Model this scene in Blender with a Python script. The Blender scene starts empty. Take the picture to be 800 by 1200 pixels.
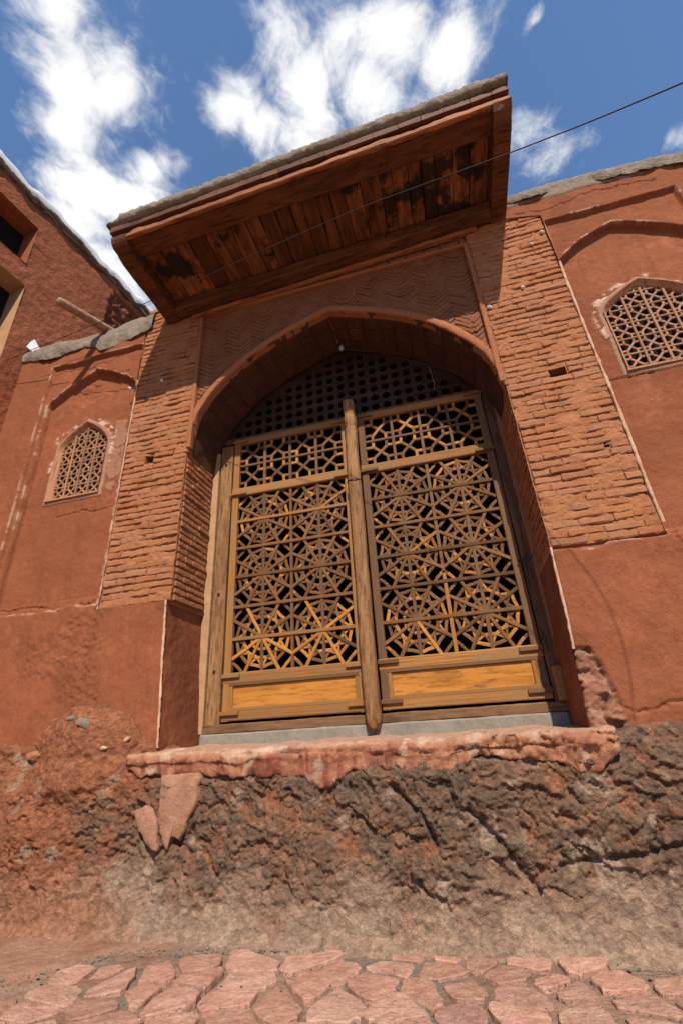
import bpy, bmesh, math, random
import numpy as np
from mathutils import Vector, Matrix
random.seed(7)
rng = np.random.default_rng(7)
S = bpy.context.scene
COL = S.collection
R_ = math.radians

# ------------------------------------------------------------ camera, sky, sun, exposure
cam = bpy.data.cameras.new('camera'); co = bpy.data.objects.new('camera', cam); COL.objects.link(co)
F_, W_, H_ = 528.0, 800.0, 1200.0
Rm = np.array([[0.96570927, 0.15971676, 0.20468554], [0.25297477, -0.40155784, -0.88020172], [-0.05838988, 0.90179923, -0.42819244]])
u_, _, v_ = np.linalg.svd(Rm); Rm = u_ @ v_
m = Matrix([list(map(float, r)) for r in Rm]).to_4x4(); m.translation = Vector((0, -3.4, 1.1)); co.matrix_world = m
cam.sensor_fit = 'VERTICAL'; cam.sensor_height = 36.0; cam.lens = F_ / H_ * 36.0; cam.clip_start = 0.05; cam.clip_end = 2000
S.camera = co
CAM = np.array([0, -3.4, 1.1])
def ray(px, py): return Rm @ np.array([px - 400., -(py - 600.), -F_])
def atY(px, py, Y):
    """a point of the photograph taken onto the vertical plane at depth Y"""
    d = ray(px, py); t = (Y - CAM[1]) / d[1]; return CAM + t * d

SUN_DIR = Vector((0.29, -1.0, 1.15)).normalized()
sl = bpy.data.lights.new('sun', 'SUN'); sl.energy = 5.0; sl.angle = R_(0.53); sl.color = (1.0, 0.90, 0.745)
so = bpy.data.objects.new('sun', sl); COL.objects.link(so); so.location = (4, -12, 14)
so.rotation_euler = SUN_DIR.to_track_quat('Z', 'Y').to_euler()
S.view_settings.view_transform = 'Standard'; S.view_settings.look = 'None'; S.view_settings.exposure = 0.15; S.view_settings.gamma = 1.0
S.view_settings.use_curve_mapping = False
S.cycles.max_bounces = 6; S.cycles.diffuse_bounces = 1

wd = bpy.data.worlds.new('World'); S.world = wd; wd.use_nodes = True
nt = wd.node_tree; N = nt.nodes; L = nt.links; N.clear()
out = N.new('ShaderNodeOutputWorld'); bg = N.new('ShaderNodeBackground'); L.new(bg.outputs[0], out.inputs[0])
bg.inputs['Strength'].default_value = 0.07
sky = N.new('ShaderNodeTexSky'); sky.sky_type = 'NISHITA'; sky.sun_disc = False
sky.sun_elevation = math.asin(SUN_DIR.z); sky.sun_rotation = math.atan2(SUN_DIR.x, SUN_DIR.y)
sky.altitude = 2200; sky.air_density = 1.0; sky.dust_density = 0.15; sky.ozone_density = 1.6
tc = N.new('ShaderNodeTexCoord'); sx = N.new('ShaderNodeSeparateXYZ'); L.new(tc.outputs['Generated'], sx.inputs[0])
def MA(op, a, b=None, c=None, tree=None):
    t = tree or nt; n = t.nodes.new('ShaderNodeMath'); n.operation = op
    for i, v in enumerate((a, b, c)):
        if v is None: continue
        if isinstance(v, (int, float)): n.inputs[i].default_value = v
        else: t.links.new(v, n.inputs[i])
    return n.outputs[0]
zc = MA('MAXIMUM', sx.outputs[2], 0.08)
px_ = MA('DIVIDE', sx.outputs[0], zc); py_ = MA('DIVIDE', sx.outputs[1], zc)
cb = N.new('ShaderNodeCombineXYZ'); L.new(px_, cb.inputs[0]); L.new(py_, cb.inputs[1])
def noise_(scale, detail, rough, dist=0.0, off=(0, 0, 0), sc=(1, 1, 1)):
    mp = N.new('ShaderNodeMapping'); mp.inputs['Location'].default_value = off; mp.inputs['Scale'].default_value = sc
    L.new(cb.outputs[0], mp.inputs[0]); n = N.new('ShaderNodeTexNoise'); L.new(mp.outputs[0], n.inputs['Vector'])
    n.inputs['Scale'].default_value = scale; n.inputs['Detail'].default_value = detail
    n.inputs['Roughness'].default_value = rough; n.inputs['Distortion'].default_value = dist
    return n.outputs[0]
# where the cumulus masses stand in the sky: x/z, y/z, radius, weight
BL = [(-.41, .27, .08, .9), (-.60, .40, .09, .9), (-.50, .47, .10, 1), (-.44, .18, .08, .8), (-.47, .25, .085, 1), (-.50, .30, .085, 1), (-.52, .35, .07, .8), (-.54, .42, .09, 1), (-.43, .415, .06, .9), (-.65, .47, .10, 1), (-.67, .59, .12, 1),
      (-.235, .35, .07, .9), (-.19, .39, .06, .8), (-.12, .29, .075, .7), (-.10, .36, .08, 1), (-.03, .34, .08, .9), (.05, .36, .08, .9), (.13, .40, .07, 1), (.0, .42, .08, .9), (-.12, .44, .08, .9),
      (.286, .56, .06, .62), (.35, .61, .06, .55), (.27, .385, .02, .6), (.57, .66, .05, .6), (-.33, .62, .1, .7), (.05, .52, .12, .9),
      (-1.5, -.8, .4, .7), (1.7, 1.4, .4, .7)]
acc = None
wn = noise_(5.0, 3, 0.5); wn2 = noise_(5.0, 3, 0.5, off=(7.3, 1.2, 0))
wx = MA('MULTIPLY_ADD', wn, .16, MA('SUBTRACT', px_, .08)); wy = MA('MULTIPLY_ADD', wn2, .16, MA('SUBTRACT', py_, .08))
for (bx, by, br, bw) in BL:
    dx = MA('SUBTRACT', wx, bx); dy = MA('SUBTRACT', wy, by)
    d2 = MA('ADD', MA('MULTIPLY', dx, dx), MA('MULTIPLY', dy, dy))
    g = MA('MULTIPLY', MA('EXPONENT', MA('MULTIPLY', d2, -1.0 / (br * br))), bw)
    acc = g if acc is None else MA('MAXIMUM', acc, g)
n1 = noise_(8.0, 10, 0.66, 0.7); n2 = noise_(34.0, 8, 0.62, 0.9, (3, 5, 0), (1.0, .85, 1))
dens = MA('ADD', MA('MULTIPLY_ADD', acc, 1.6, -.38), MA('ADD', MA('MULTIPLY', MA('SUBTRACT', n1, .5), 1.9), MA('MULTIPLY', MA('SUBTRACT', n2, .5), 1.0)))
mr = N.new('ShaderNodeMapRange'); mr.interpolation_type = 'SMOOTHSTEP'; L.new(dens, mr.inputs[0]); mr.inputs[1].default_value = -.02; mr.inputs[2].default_value = 1.05
hor = N.new('ShaderNodeMapRange'); L.new(sx.outputs[2], hor.inputs[0]); hor.inputs[1].default_value = .05; hor.inputs[2].default_value = .3
cm = MA('MULTIPLY', mr.outputs[0], hor.outputs[0])
cr = N.new('ShaderNodeValToRGB'); L.new(MA('ADD', MA('MULTIPLY', n1, .7), MA('MULTIPLY', acc, .35)), cr.inputs[0])
cr.color_ramp.elements[0].position = .38; cr.color_ramp.elements[0].color = (.62, .66, .74, 1)
cr.color_ramp.elements[1].position = .66; cr.color_ramp.elements[1].color = (1, 1, 1, 1)
cs = N.new('ShaderNodeVectorMath'); cs.operation = 'SCALE'; L.new(cr.outputs[0], cs.inputs[0]); cs.inputs['Scale'].default_value = 13.0
sks = N.new('ShaderNodeVectorMath'); sks.operation = 'MULTIPLY'; L.new(sky.outputs[0], sks.inputs[0]); sks.inputs[1].default_value = (2.45, 2.80, 3.0)
lowf = N.new('ShaderNodeMapRange'); L.new(sx.outputs[2], lowf.inputs[0]); lowf.inputs[1].default_value = .15; lowf.inputs[2].default_value = .75; lowf.inputs[3].default_value = .42; lowf.inputs[4].default_value = 1.0
skl = N.new('ShaderNodeVectorMath'); skl.operation = 'SCALE'; L.new(sks.outputs[0], skl.inputs[0]); L.new(lowf.outputs[0], skl.inputs['Scale'])
mx = N.new('ShaderNodeMix'); mx.data_type = 'RGBA'; L.new(cm, mx.inputs[0]); L.new(skl.outputs[0], mx.inputs[6]); L.new(cs.outputs[0], mx.inputs[7])
L.new(mx.outputs[2], bg.inputs['Color'])

# ------------------------------------------------------------ numpy noise
def _h(ix, iy, iz, seed):
    n = (ix.astype(np.int64) * 374761393 + iy.astype(np.int64) * 668265263 + iz.astype(np.int64) * 2147483647 + seed * 974634777) & 0xffffffff
    n = ((n ^ (n >> 13)) * 1274126177) & 0xffffffff
    n = ((n ^ (n >> 16)) * 2246822519) & 0xffffffff
    return ((n ^ (n >> 15)) & 0xffffff) / float(0xffffff)
def vn(x, y, z=None, seed=0):
    if z is None: z = np.zeros_like(x)
    x0, y0, z0 = np.floor(x), np.floor(y), np.floor(z); fx, fy, fz = x - x0, y - y0, z - z0
    fx, fy, fz = [t * t * t * (t * (t * 6 - 15) + 10) for t in (fx, fy, fz)]
    r = 0
    for a in (0, 1):
        for b in (0, 1):
            for c in (0, 1):
                r = r + _h(x0 + a, y0 + b, z0 + c, seed) * (fx if a else 1 - fx) * (fy if b else 1 - fy) * (fz if c else 1 - fz)
    return r * 2 - 1
def fbm(x, y, z=None, oc=4, seed=0, g=.5):
    if z is None: z = np.zeros_like(x)
    a, s, f = 1., 0, 1.
    for i in range(oc):
        s = s + a * vn(x * f + i * 17.3, y * f + i * 5.1, z * f, seed + i); a *= g; f *= 2.03
    return s
def facets(x, y, scale, seed, tilt=1.0):
    """angular rock: every Voronoi cell its own tilted facet; returns height and a per-cell random"""
    X, Y = x / scale, y / scale; ix, iy = np.floor(X), np.floor(Y)
    best = np.full(X.shape, 9e9); hh = np.zeros(X.shape); rid = np.zeros(X.shape); z0 = np.zeros_like(X)
    for a in (-1, 0, 1):
        for b in (-1, 0, 1):
            cx = ix + a; cy = iy + b
            jx = cx + _h(cx, cy, z0, seed); jy = cy + _h(cx, cy, z0, seed + 1)
            d = (X - jx) ** 2 + (Y - jy) ** 2
            val = (_h(cx, cy, z0, seed + 2) - .5) + tilt * ((_h(cx, cy, z0, seed + 3) - .5) * (X - jx) + (_h(cx, cy, z0, seed + 4) - .5) * (Y - jy))
            k = d < best; best = np.where(k, d, best); hh = np.where(k, val, hh); rid = np.where(k, _h(cx, cy, z0, seed + 5), rid)
    return hh, rid
def sst(a, b, x):
    t = np.clip((x - a) / (b - a), 0, 1); return t * t * (3 - 2 * t)
def pdist(X, Z, pts):
    d = np.full(X.shape, 9e9)
    for (a, b), (c, e) in zip(pts[:-1], pts[1:]):
        vx, vz = c - a, e - b; t = np.clip(((X - a) * vx + (Z - b) * vz) / (vx * vx + vz * vz + 1e-12), 0, 1)
        d = np.minimum(d, np.hypot(X - a - t * vx, Z - b - t * vz))
    return d

# ------------------------------------------------------------ objects
def link(o, parent=None):
    COL.objects.link(o)
    if parent is not None: o.parent = parent
    return o
def tag(o, label=None, cat=None, group=None, kind=None):
    for k, v in (('label', label), ('category', cat), ('group', group), ('kind', kind)):
        if v: o[k] = v
    return o
def empty(name, loc=(0, 0, 0)):
    o = bpy.data.objects.new(name, None); o.location = loc; o.empty_display_size = .1; COL.objects.link(o); return o
def mesh_obj(name, me, mat, parent=None, mtx=None):
    o = bpy.data.objects.new(name, me)
    if mat and not me.materials: me.materials.append(mat)
    if mtx is not None: o.matrix_basis = mtx
    return link(o, parent)
def rel(parent, M_):
    return Matrix.Translation(-parent.location) @ M_ if parent is not None else M_
def grid_obj(name, P, mat, parent=None, keep=None, smooth=True, attr=None, flip=False):
    """P: (n, m, 3) array of points -> one mesh; keep: (n-1, m-1) mask of faces"""
    n, m_, _ = P.shape; idx = np.arange(n * m_).reshape(n, m_)
    q = np.stack([idx[:-1, :-1], idx[1:, :-1], idx[1:, 1:], idx[:-1, 1:]], -1)
    if flip: q = q[..., ::-1]
    q = q[keep] if keep is not None else q.reshape(-1, 4)
    used = np.unique(q); remap = np.full(n * m_, -1); remap[used] = np.arange(len(used)); q = remap[q]
    V = P.reshape(-1, 3)[used]
    if parent is not None: V = V - np.array(parent.location)
    me = bpy.data.meshes.new(name); me.vertices.add(len(V)); me.vertices.foreach_set('co', V.astype(np.float32).ravel())
    me.loops.add(q.size); me.loops.foreach_set('vertex_index', q.astype(np.int32).ravel())
    me.polygons.add(len(q)); me.polygons.foreach_set('loop_start', np.arange(0, q.size, 4, dtype=np.int32))
    me.update(calc_edges=True)
    if smooth: me.polygons.foreach_set('use_smooth', np.ones(len(q), bool))
    if attr is not None:
        a = me.attributes.new('mask', 'FLOAT_COLOR', 'POINT'); A = attr.reshape(-1, 3)[used]
        a.data.foreach_set('color', np.concatenate([A, np.ones((len(A), 1))], 1).astype(np.float32).ravel())
    me.validate(); return mesh_obj(name, me, mat, parent)

# ------------------------------------------------------------ materials
def newmat(name):
    mt = bpy.data.materials.new(name); mt.use_nodes = True; t = mt.node_tree; t.nodes.clear()
    o = t.nodes.new('ShaderNodeOutputMaterial'); b = t.nodes.new('ShaderNodeBsdfPrincipled'); t.links.new(b.outputs[0], o.inputs[0])
    return mt, t, b
def nz(t, vec, scale, detail=5, rough=.6, dist=0):
    n = t.nodes.new('ShaderNodeTexNoise'); t.links.new(vec, n.inputs['Vector']); n.inputs['Scale'].default_value = scale
    n.inputs['Detail'].default_value = detail; n.inputs['Roughness'].default_value = rough; n.inputs['Distortion'].default_value = dist; return n.outputs[0]
def ramp(t, f, stops):
    r = t.nodes.new('ShaderNodeValToRGB'); t.links.new(f, r.inputs[0]); e = r.color_ramp.elements
    while len(e) < len(stops): e.new(.5)
    for i, (p, c) in enumerate(stops):
        e[i].position = p; e[i].color = (*c, 1) if len(c) == 3 else c
    return r.outputs[0]
def mixc(t, f, a, b, mode='MIX'):
    n = t.nodes.new('ShaderNodeMix'); n.data_type = 'RGBA'; n.blend_type = mode
    for i, v in ((0, f), (6, a), (7, b)):
        if isinstance(v, (int, float)): n.inputs[i].default_value = v
        elif isinstance(v, tuple): n.inputs[i].default_value = (*v, 1)
        else: t.links.new(v, n.inputs[i])
    return n.outputs[2]
def bump(t, b, h, strength, dist, prev=None):
    n = t.nodes.new('ShaderNodeBump'); n.inputs['Strength'].default_value = strength; n.inputs['Distance'].default_value = dist
    t.links.new(h, n.inputs['Height'])
    if prev: t.links.new(prev, n.inputs['Normal'])
    t.links.new(n.outputs[0], b.inputs['Normal']); return n.outputs[0]
def worldpos(t): return t.nodes.new('ShaderNodeNewGeometry').outputs['Position']
def scaled(t, v, s):
    m_ = t.nodes.new('ShaderNodeMapping'); t.links.new(v, m_.inputs[0]); m_.inputs['Scale'].default_value = s; return m_.outputs[0]
def orand(t): return t.nodes.new('ShaderNodeObjectInfo').outputs['Random']
def maskrgb(t):
    a = t.nodes.new('ShaderNodeAttribute'); a.attribute_name = 'mask'; s = t.nodes.new('ShaderNodeSeparateColor'); t.links.new(a.outputs['Color'], s.inputs[0]); return s.outputs

def earth(name, c_dark, c_mid, c_light, sc=3., bumpd=.006, rough=.92, pale=(.62, .42, .30), stain=(.10, .035, .02), grey=(.25, .2, .16), rnd=.0, fine=90., straw=True, mask=True, bs=.8, chips=0.):
    mt, t, b = newmat(name); P = worldpos(t)
    a = nz(t, P, sc, 8, .62, .3); c = ramp(t, a, [(.25, c_dark), (.5, c_mid), (.78, c_light)])
    f2 = nz(t, P, sc * 9, 6, .7); c = mixc(t, .35, c, ramp(t, f2, [(.3, tuple(.55 * k for k in c_mid)), (.7, tuple(min(1, 1.35 * k) for k in c_mid))]))
    sp = nz(t, P, fine * 1.6, 3, .6)
    c = mixc(t, ramp(t, sp, [(.64, (0, 0, 0)), (.74, (.6, .6, .6))]), c, tuple(min(1, 1.7 * k) for k in c_light))
    c = mixc(t, ramp(t, nz(t, P, fine * .9, 3, .6), [(.26, (.55, .55, .55)), (.36, (0, 0, 0))]), c, tuple(.45 * k for k in c_dark))
    if straw:
        stk = nz(t, scaled(t, P, (1, 1, .12)), 9, 5, .65); c = mixc(t, ramp(t, stk, [(.30, (.35, .35, .35)), (.46, (0, 0, 0))]), c, tuple(.7 * k for k in c_dark)); c = mixc(t, ramp(t, nz(t, P, 5.5, 6, .7), [(.55, (0, 0, 0)), (.72, (.5, .5, .5))]), c, tuple(1.25 * k for k in c_light))
        vc = t.nodes.new('ShaderNodeTexVoronoi'); vc.feature = 'DISTANCE_TO_EDGE'; vc.inputs['Scale'].default_value = 3.2
        nc = t.nodes.new('ShaderNodeTexNoise'); t.links.new(P, nc.inputs['Vector']); nc.inputs['Scale'].default_value = 3.5; nc.inputs['Detail'].default_value = 7
        wc = t.nodes.new('ShaderNodeVectorMath'); wc.operation = 'MULTIPLY_ADD'; t.links.new(nc.outputs['Color'], wc.inputs[0]); wc.inputs[1].default_value = (.5, .5, .5); t.links.new(P, wc.inputs[2]); t.links.new(wc.outputs[0], vc.inputs['Vector'])
        ck = MA('MULTIPLY', ramp(t, vc.outputs['Distance'], [(.0, (1, 1, 1)), (.010, (0, 0, 0))]), ramp(t, nz(t, P, 1.7, 4, .6), [(.50, (0, 0, 0)), (.60, (.7, .7, .7))]), tree=t)
        c = mixc(t, ck, c, tuple(.4 * k for k in c_dark))
        c = mixc(t, ramp(t, nz(t, P, .9, 4, .6), [(.42, (0, 0, 0)), (.62, (.55, .55, .55))]), c, tuple(.78 * k for k in c_mid))
    if rnd:
        r = orand(t); hs = t.nodes.new('ShaderNodeHueSaturation'); t.links.new(c, hs.inputs['Color'])
        t.links.new(MA('MULTIPLY_ADD', r, rnd, 1 - rnd * .55, t), hs.inputs['Value'])
        t.links.new(MA('MULTIPLY_ADD', MA('FRACT', MA('MULTIPLY', r, 7.31, tree=t), tree=t), .008, .496, t), hs.inputs['Hue'])
        t.links.new(MA('MULTIPLY_ADD', MA('FRACT', MA('MULTIPLY', r, 13.7, tree=t), tree=t), .1, .94, t), hs.inputs['Saturation']); c = hs.outputs[0]
    if mask:
        mk = maskrgb(t)
        c = mixc(t, mk[1], c, stain); c = mixc(t, mk[2], c, mixc(t, nz(t, P, 22, 5, .7), tuple(.5 * k for k in grey), tuple(1.5 * k for k in grey)))
        c = mixc(t, mk[0], c, pale)
    t.links.new(c, b.inputs['Base Color']); b.inputs['Roughness'].default_value = rough; b.inputs['Specular IOR Level'].default_value = .15
    h = nz(t, P, fine, 5, .7); pr = bump(t, b, h, bs, bumpd)
    h2 = nz(t, P, 14, 6, .6); pr = bump(t, b, h2, bs * .6, bumpd * 4, pr)
    if chips:
        for sc_, k_ in ((26, 1.0), (58, .8), (120, .6)):
            v = t.nodes.new('ShaderNodeTexVoronoi'); v.feature = 'F1'; v.inputs['Scale'].default_value = sc_; wv = t.nodes.new('ShaderNodeVectorMath'); wv.operation = 'MULTIPLY_ADD'
            nn = t.nodes.new('ShaderNodeTexNoise'); t.links.new(P, nn.inputs['Vector']); nn.inputs['Scale'].default_value = sc_ * .8; t.links.new(nn.outputs['Color'], wv.inputs[0]); wv.inputs[1].default_value = (.9 / sc_,) * 3; t.links.new(scaled(t, P, (.75, 1, 1.25)), wv.inputs[2])
            t.links.new(wv.outputs[0], v.inputs['Vector']); sp_ = t.nodes.new('ShaderNodeSeparateColor'); t.links.new(v.outputs['Color'], sp_.inputs[0])
            pr = bump(t, b, sp_.outputs[0], chips * k_, .010 * 26 / sc_, pr)
            hv = t.nodes.new('ShaderNodeHueSaturation'); t.links.new(MA('MULTIPLY_ADD', sp_.outputs[1], .5 * chips * k_, 1 - .25 * chips * k_, t), hv.inputs['Value']); t.links.new(b.inputs['Base Color'].links[0].from_socket, hv.inputs['Color']); t.links.new(hv.outputs[0], b.inputs['Base Color'])
    if straw:
        v = t.nodes.new('ShaderNodeTexVoronoi'); v.feature = 'F1'; v.inputs['Scale'].default_value = 70; t.links.new(scaled(t, P, (1, 1, .45)), v.inputs['Vector'])
        bump(t, b, v.outputs['Distance'], bs * .3, bumpd, pr)
    return mt

def wood(name, c_dark, c_mid, c_light, grain=1.0, rough=.7, rnd=.3, axis=0, burn=None, greyc=None, bd=.003):
    mt, t, b = newmat(name)
    tcn = t.nodes.new('ShaderNodeTexCoord'); O = tcn.outputs['Object']
    r = orand(t); add = t.nodes.new('ShaderNodeVectorMath'); add.operation = 'ADD'; t.links.new(O, add.inputs[0])
    cx = t.nodes.new('ShaderNodeCombineXYZ'); t.links.new(MA('MULTIPLY', r, 37., tree=t), cx.inputs[0]); t.links.new(MA('MULTIPLY', r, 91., tree=t), cx.inputs[1]); t.links.new(cx.outputs[0], add.inputs[1])
    s = [9., 9., 9.]; s[axis] = 1.2
    g = nz(t, scaled(t, add.outputs[0], tuple(k * grain for k in s)), 1.0, 8, .68, .6)
    c = ramp(t, g, [(.28, c_dark), (.48, c_mid), (.72, c_light)])
    g2 = nz(t, scaled(t, add.outputs[0], tuple(k * grain * 4 for k in s)), 1.0, 5, .7)
    c = mixc(t, ramp(t, g2, [(.34, (.75, .75, .75)), (.5, (0, 0, 0))]), c, tuple(.35 * k for k in c_dark))
    P = worldpos(t); bl = nz(t, P, 5, 5, .65)
    if greyc: c = mixc(t, ramp(t, bl, [(.42, (0, 0, 0)), (.62, (.85, .85, .85))]), c, greyc)
    if burn: c = mixc(t, ramp(t, MA('ADD', nz(t, P, 3.2, 4, .6), MA('MULTIPLY', r, .28, tree=t), tree=t), [(.66, (0, 0, 0)), (.74, (.93, .93, .93))]), c, burn)
    hs = t.nodes.new('ShaderNodeHueSaturation'); t.links.new(c, hs.inputs['Color']); t.links.new(MA('MULTIPLY_ADD', r, rnd * 2, 1 - rnd, t), hs.inputs['Value'])
    t.links.new(hs.outputs[0], b.inputs['Base Color']); b.inputs['Roughness'].default_value = rough; b.inputs['Specular IOR Level'].default_value = .25
    pr = bump(t, b, g2, .7, bd); bump(t, b, nz(t, P, 30, 5, .7), .5, bd * 1.5, pr); return mt

M_plaster = earth('red_mud_plaster', (.20, .061, .028), (.285, .092, .042), (.37, .130, .062), 2.2)
M_brick = earth('mud_brick', (.29, .110, .050), (.375, .152, .070), (.45, .20, .096), 5., .006, rnd=.17, straw=False, mask=False, fine=110)
M_mortar = earth('clay_mortar', (.28, .105, .048), (.37, .15, .07), (.44, .19, .095), 6., .005, straw=False, mask=False)
M_arch = earth('arch_plaster', (.26, .09, .042), (.34, .13, .06), (.40, .165, .08), 4., .003, straw=False, mask=False)
M_dimb = earth('shade_dimmed_brick', (.17, .062, .030), (.24, .092, .045), (.31, .125, .065), 5., .006, straw=False, mask=False, rnd=.12)  # brick colour dimmed to paint in the canopy's shade on the spandrels
M_shadeb = earth('shade_dark_brick', (.055, .024, .014), (.09, .038, .022), (.13, .056, .031), 5., .005, straw=False, mask=False, rnd=.15)  # soffit bricks: the shade inside the arch is put into their colour
M_shade = earth('shade_dark_soffit_plaster', (.05, .022, .013), (.085, .036, .020), (.12, .052, .028), 4., .003, straw=False, mask=False)  # plaster colour darkened to carry the shade under the arch
M_pale = earth('worn_gypsum_edge', (.34, .14, .075), (.56, .33, .21), (.76, .57, .43), 7., .003, straw=False, mask=False)
M_ledge = earth('pink_ledge_plaster', (.28, .105, .052), (.38, .165, .09), (.49, .25, .155), 6., .008, pale=(.58, .42, .31), stain=(.22, .06, .04), straw=False, chips=.35)
M_patch = earth('faded_patch_plaster', (.26, .12, .07), (.36, .18, .11), (.47, .27, .18), 10., .008, straw=False, mask=False, chips=.3)
M_rock = earth('weathered_rock', (.13, .066, .040), (.23, .12, .072), (.36, .215, .14), 9., .012, grey=(.135, .090, .060), pale=(.34, .235, .165), stain=(.29, .105, .05), straw=False, fine=60, bs=1.0, chips=.9)
M_ground = earth('trodden_dust', (.19, .125, .082), (.26, .172, .118), (.33, .225, .158), 3., .010, pale=(.42, .24, .16), stain=(.33, .15, .09), grey=(.2, .17, .14), straw=False, fine=70, bs=1.0, chips=.35)
M_cobble = earth('red_paving_stone', (.35, .155, .10), (.48, .255, .18), (.60, .37, .27), 7., .012, straw=False, mask=False, rnd=.30, fine=60, chips=.35)
M_cap = earth('grey_mud_cap', (.17, .13, .10), (.28, .225, .175), (.40, .335, .265), 7., .016, straw=False, mask=False, fine=45, bs=1.0)
M_conc = earth('grey_concrete', (.17, .145, .115), (.25, .215, .175), (.32, .28, .235), 9., .003, straw=False, mask=False)
M_house = earth('dark_red_render', (.25, .078, .037), (.34, .108, .050), (.42, .145, .070), 2.5, .014, fine=42, bs=1.0)
M_ochre = earth('ochre_reveal', (.36, .19, .095), (.46, .26, .135), (.54, .33, .18), 5., .003, straw=False, mask=False)
M_dark = earth('dark_room', (.008, .006, .005), (.012, .009, .007), (.016, .012, .009), 5., .003, straw=False, mask=False)  # near-black colour stands in for the unlit depth of the rooms
M_wstile = wood('honey_wood', (.15, .058, .014), (.33, .135, .032), (.47, .215, .055), 1.0, rnd=.12, greyc=(.26, .14, .06))
M_wpanel = wood('golden_panel_wood', (.30, .105, .018), (.48, .185, .030), (.56, .24, .045), 1.0, rnd=.05)
M_wslat = wood('weathered_slat', (.08, .031, .010), (.175, .072, .021), (.29, .125, .037), 1.0, rnd=.35, greyc=(.17, .085, .035))
M_wrail = wood('grey_brown_rail', (.08, .036, .018), (.17, .082, .035), (.26, .13, .055), 1.0, rnd=.2, greyc=(.15, .080, .040))
M_wnew = wood('fresh_orange_slat', (.27, .10, .020), (.44, .18, .036), (.56, .26, .06), 1.0, rnd=.2)
M_wpost = wood('pitted_post_wood', (.12, .055, .022), (.26, .125, .05), (.42, .22, .09), 1.2, rnd=.05, axis=2, bd=.008)
M_wframe = wood('dark_frame_wood', (.07, .03, .014), (.14, .062, .028), (.22, .10, .045), 1.0, rnd=.1, axis=2)
M_wtrans = wood('shade_dark_screen_wood', (.020, .009, .005), (.040, .018, .009), (.065, .03, .015), 1.0, rnd=.1)  # screen wood painted dark for the shade in the arch head
M_wbeam = wood('russet_beam_wood', (.12, .035, .013), (.27, .088, .030), (.42, .16, .055), 1.0, rnd=.08, bd=.006)
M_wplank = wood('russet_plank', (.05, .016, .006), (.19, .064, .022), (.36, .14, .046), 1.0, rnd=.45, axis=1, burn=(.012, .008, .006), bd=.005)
M_wunder = wood('shaded_old_beam', (.045, .015, .006), (.13, .045, .017), (.24, .09, .033), 1.0, rnd=.08, bd=.010)  # beam colour lowered to deepen the shade below the canopy
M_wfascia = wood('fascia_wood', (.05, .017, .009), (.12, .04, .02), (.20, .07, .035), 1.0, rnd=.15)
M_wlat = wood('pink_window_lattice', (.22, .09, .042), (.36, .165, .078), (.48, .25, .13), 1.0, rnd=.3, greyc=(.28, .16, .10))
M_wfrm2 = wood('window_surround', (.30, .12, .06), (.42, .19, .10), (.50, .26, .15), 1.0, rnd=.1, axis=2)
M_log = wood('grey_log', (.16, .08, .045), (.32, .18, .105), (.46, .29, .18), 1.0, rnd=.1)
def plain(name, c, rough=.5, met=0.):
    mt, t, b = newmat(name); P = worldpos(t)
    t.links.new(mixc(t, nz(t, P, 40, 4, .6), tuple(.75 * k for k in c), tuple(min(1, 1.2 * k) for k in c)), b.inputs['Base Color'])
    b.inputs['Roughness'].default_value = rough; b.inputs['Metallic'].default_value = met; return mt
M_iron = plain('blackened_iron', (.05, .045, .04), .5, .7)
M_cable = plain('black_cable', (.025, .022, .02), .6)
M_white = plain('white_ceramic', (.75, .73, .7), .35)
M_sheet = plain('white_membrane', (.85, .87, .9), .5)
M_glass = plain('bulb_glass', (.3, .32, .3), .15)

# ------------------------------------------------------------ shared piece meshes
def bar_mesh(seed, bev=.12, nx=5, wob=.05):
    """unit bar along X, 1x1x1, chamfered, slightly bent and chipped"""
    r = random.Random(seed); me = bpy.data.meshes.new('bar'); V = []; Fc = []
    prof = [(-.5 + bev, -.5), (.5 - bev, -.5), (.5, -.5 + bev), (.5, .5), (-.5, .5), (-.5, -.5 + bev)]
    for i in range(nx + 1):
        x = -.5 + i / nx; oy, oz = r.uniform(-wob, wob) * .4, r.uniform(-wob, wob)
        for (z, y) in prof: V.append((x, y + oy + r.uniform(-wob, wob) * .5, z + oz + r.uniform(-wob, wob) * .5))
    k = len(prof)
    for i in range(nx):
        for j in range(k): Fc.append((i * k + j, i * k + (j + 1) % k, (i + 1) * k + (j + 1) % k, (i + 1) * k + j))
    Fc.append(tuple(range(k - 1, -1, -1))); Fc.append(tuple(nx * k + j for j in range(k)))
    me.from_pydata(V, [], Fc); me.update(); return me
BARS = {}
def bar_data(mat, straight=False):
    key = (mat.name, straight)
    if key not in BARS:
        BARS[key] = []
        for s in range(3 if straight else 6):
            me = bar_mesh(s + 11, .1 if straight else .14, 6 if straight else 4, .012 if straight else .07); me.materials.append(mat); BARS[key].append(me)
    return random.choice(BARS[key])
def bar(name, a, b, w, d, mat, parent=None, up=None, straight=False, ext=0.0):
    """a wooden bar from a to b, w wide (across), d deep (along -Y unless up is given)"""
    a, b = Vector(a), Vector(b); X = (b - a); ln = X.length; X.normalize()
    Yv = Vector(up) if up else Vector((0, 1, 0)); Yv = (Yv - X * X.dot(Yv)).normalized(); Z = X.cross(Yv)
    M_ = Matrix((X, Yv, Z)).transposed().to_4x4(); M_.translation = (a + b) / 2
    return mesh_obj(name, bar_data(mat, straight), None, parent, rel(parent, M_ @ Matrix.Diagonal((ln + ext, d, w, 1))))

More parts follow.
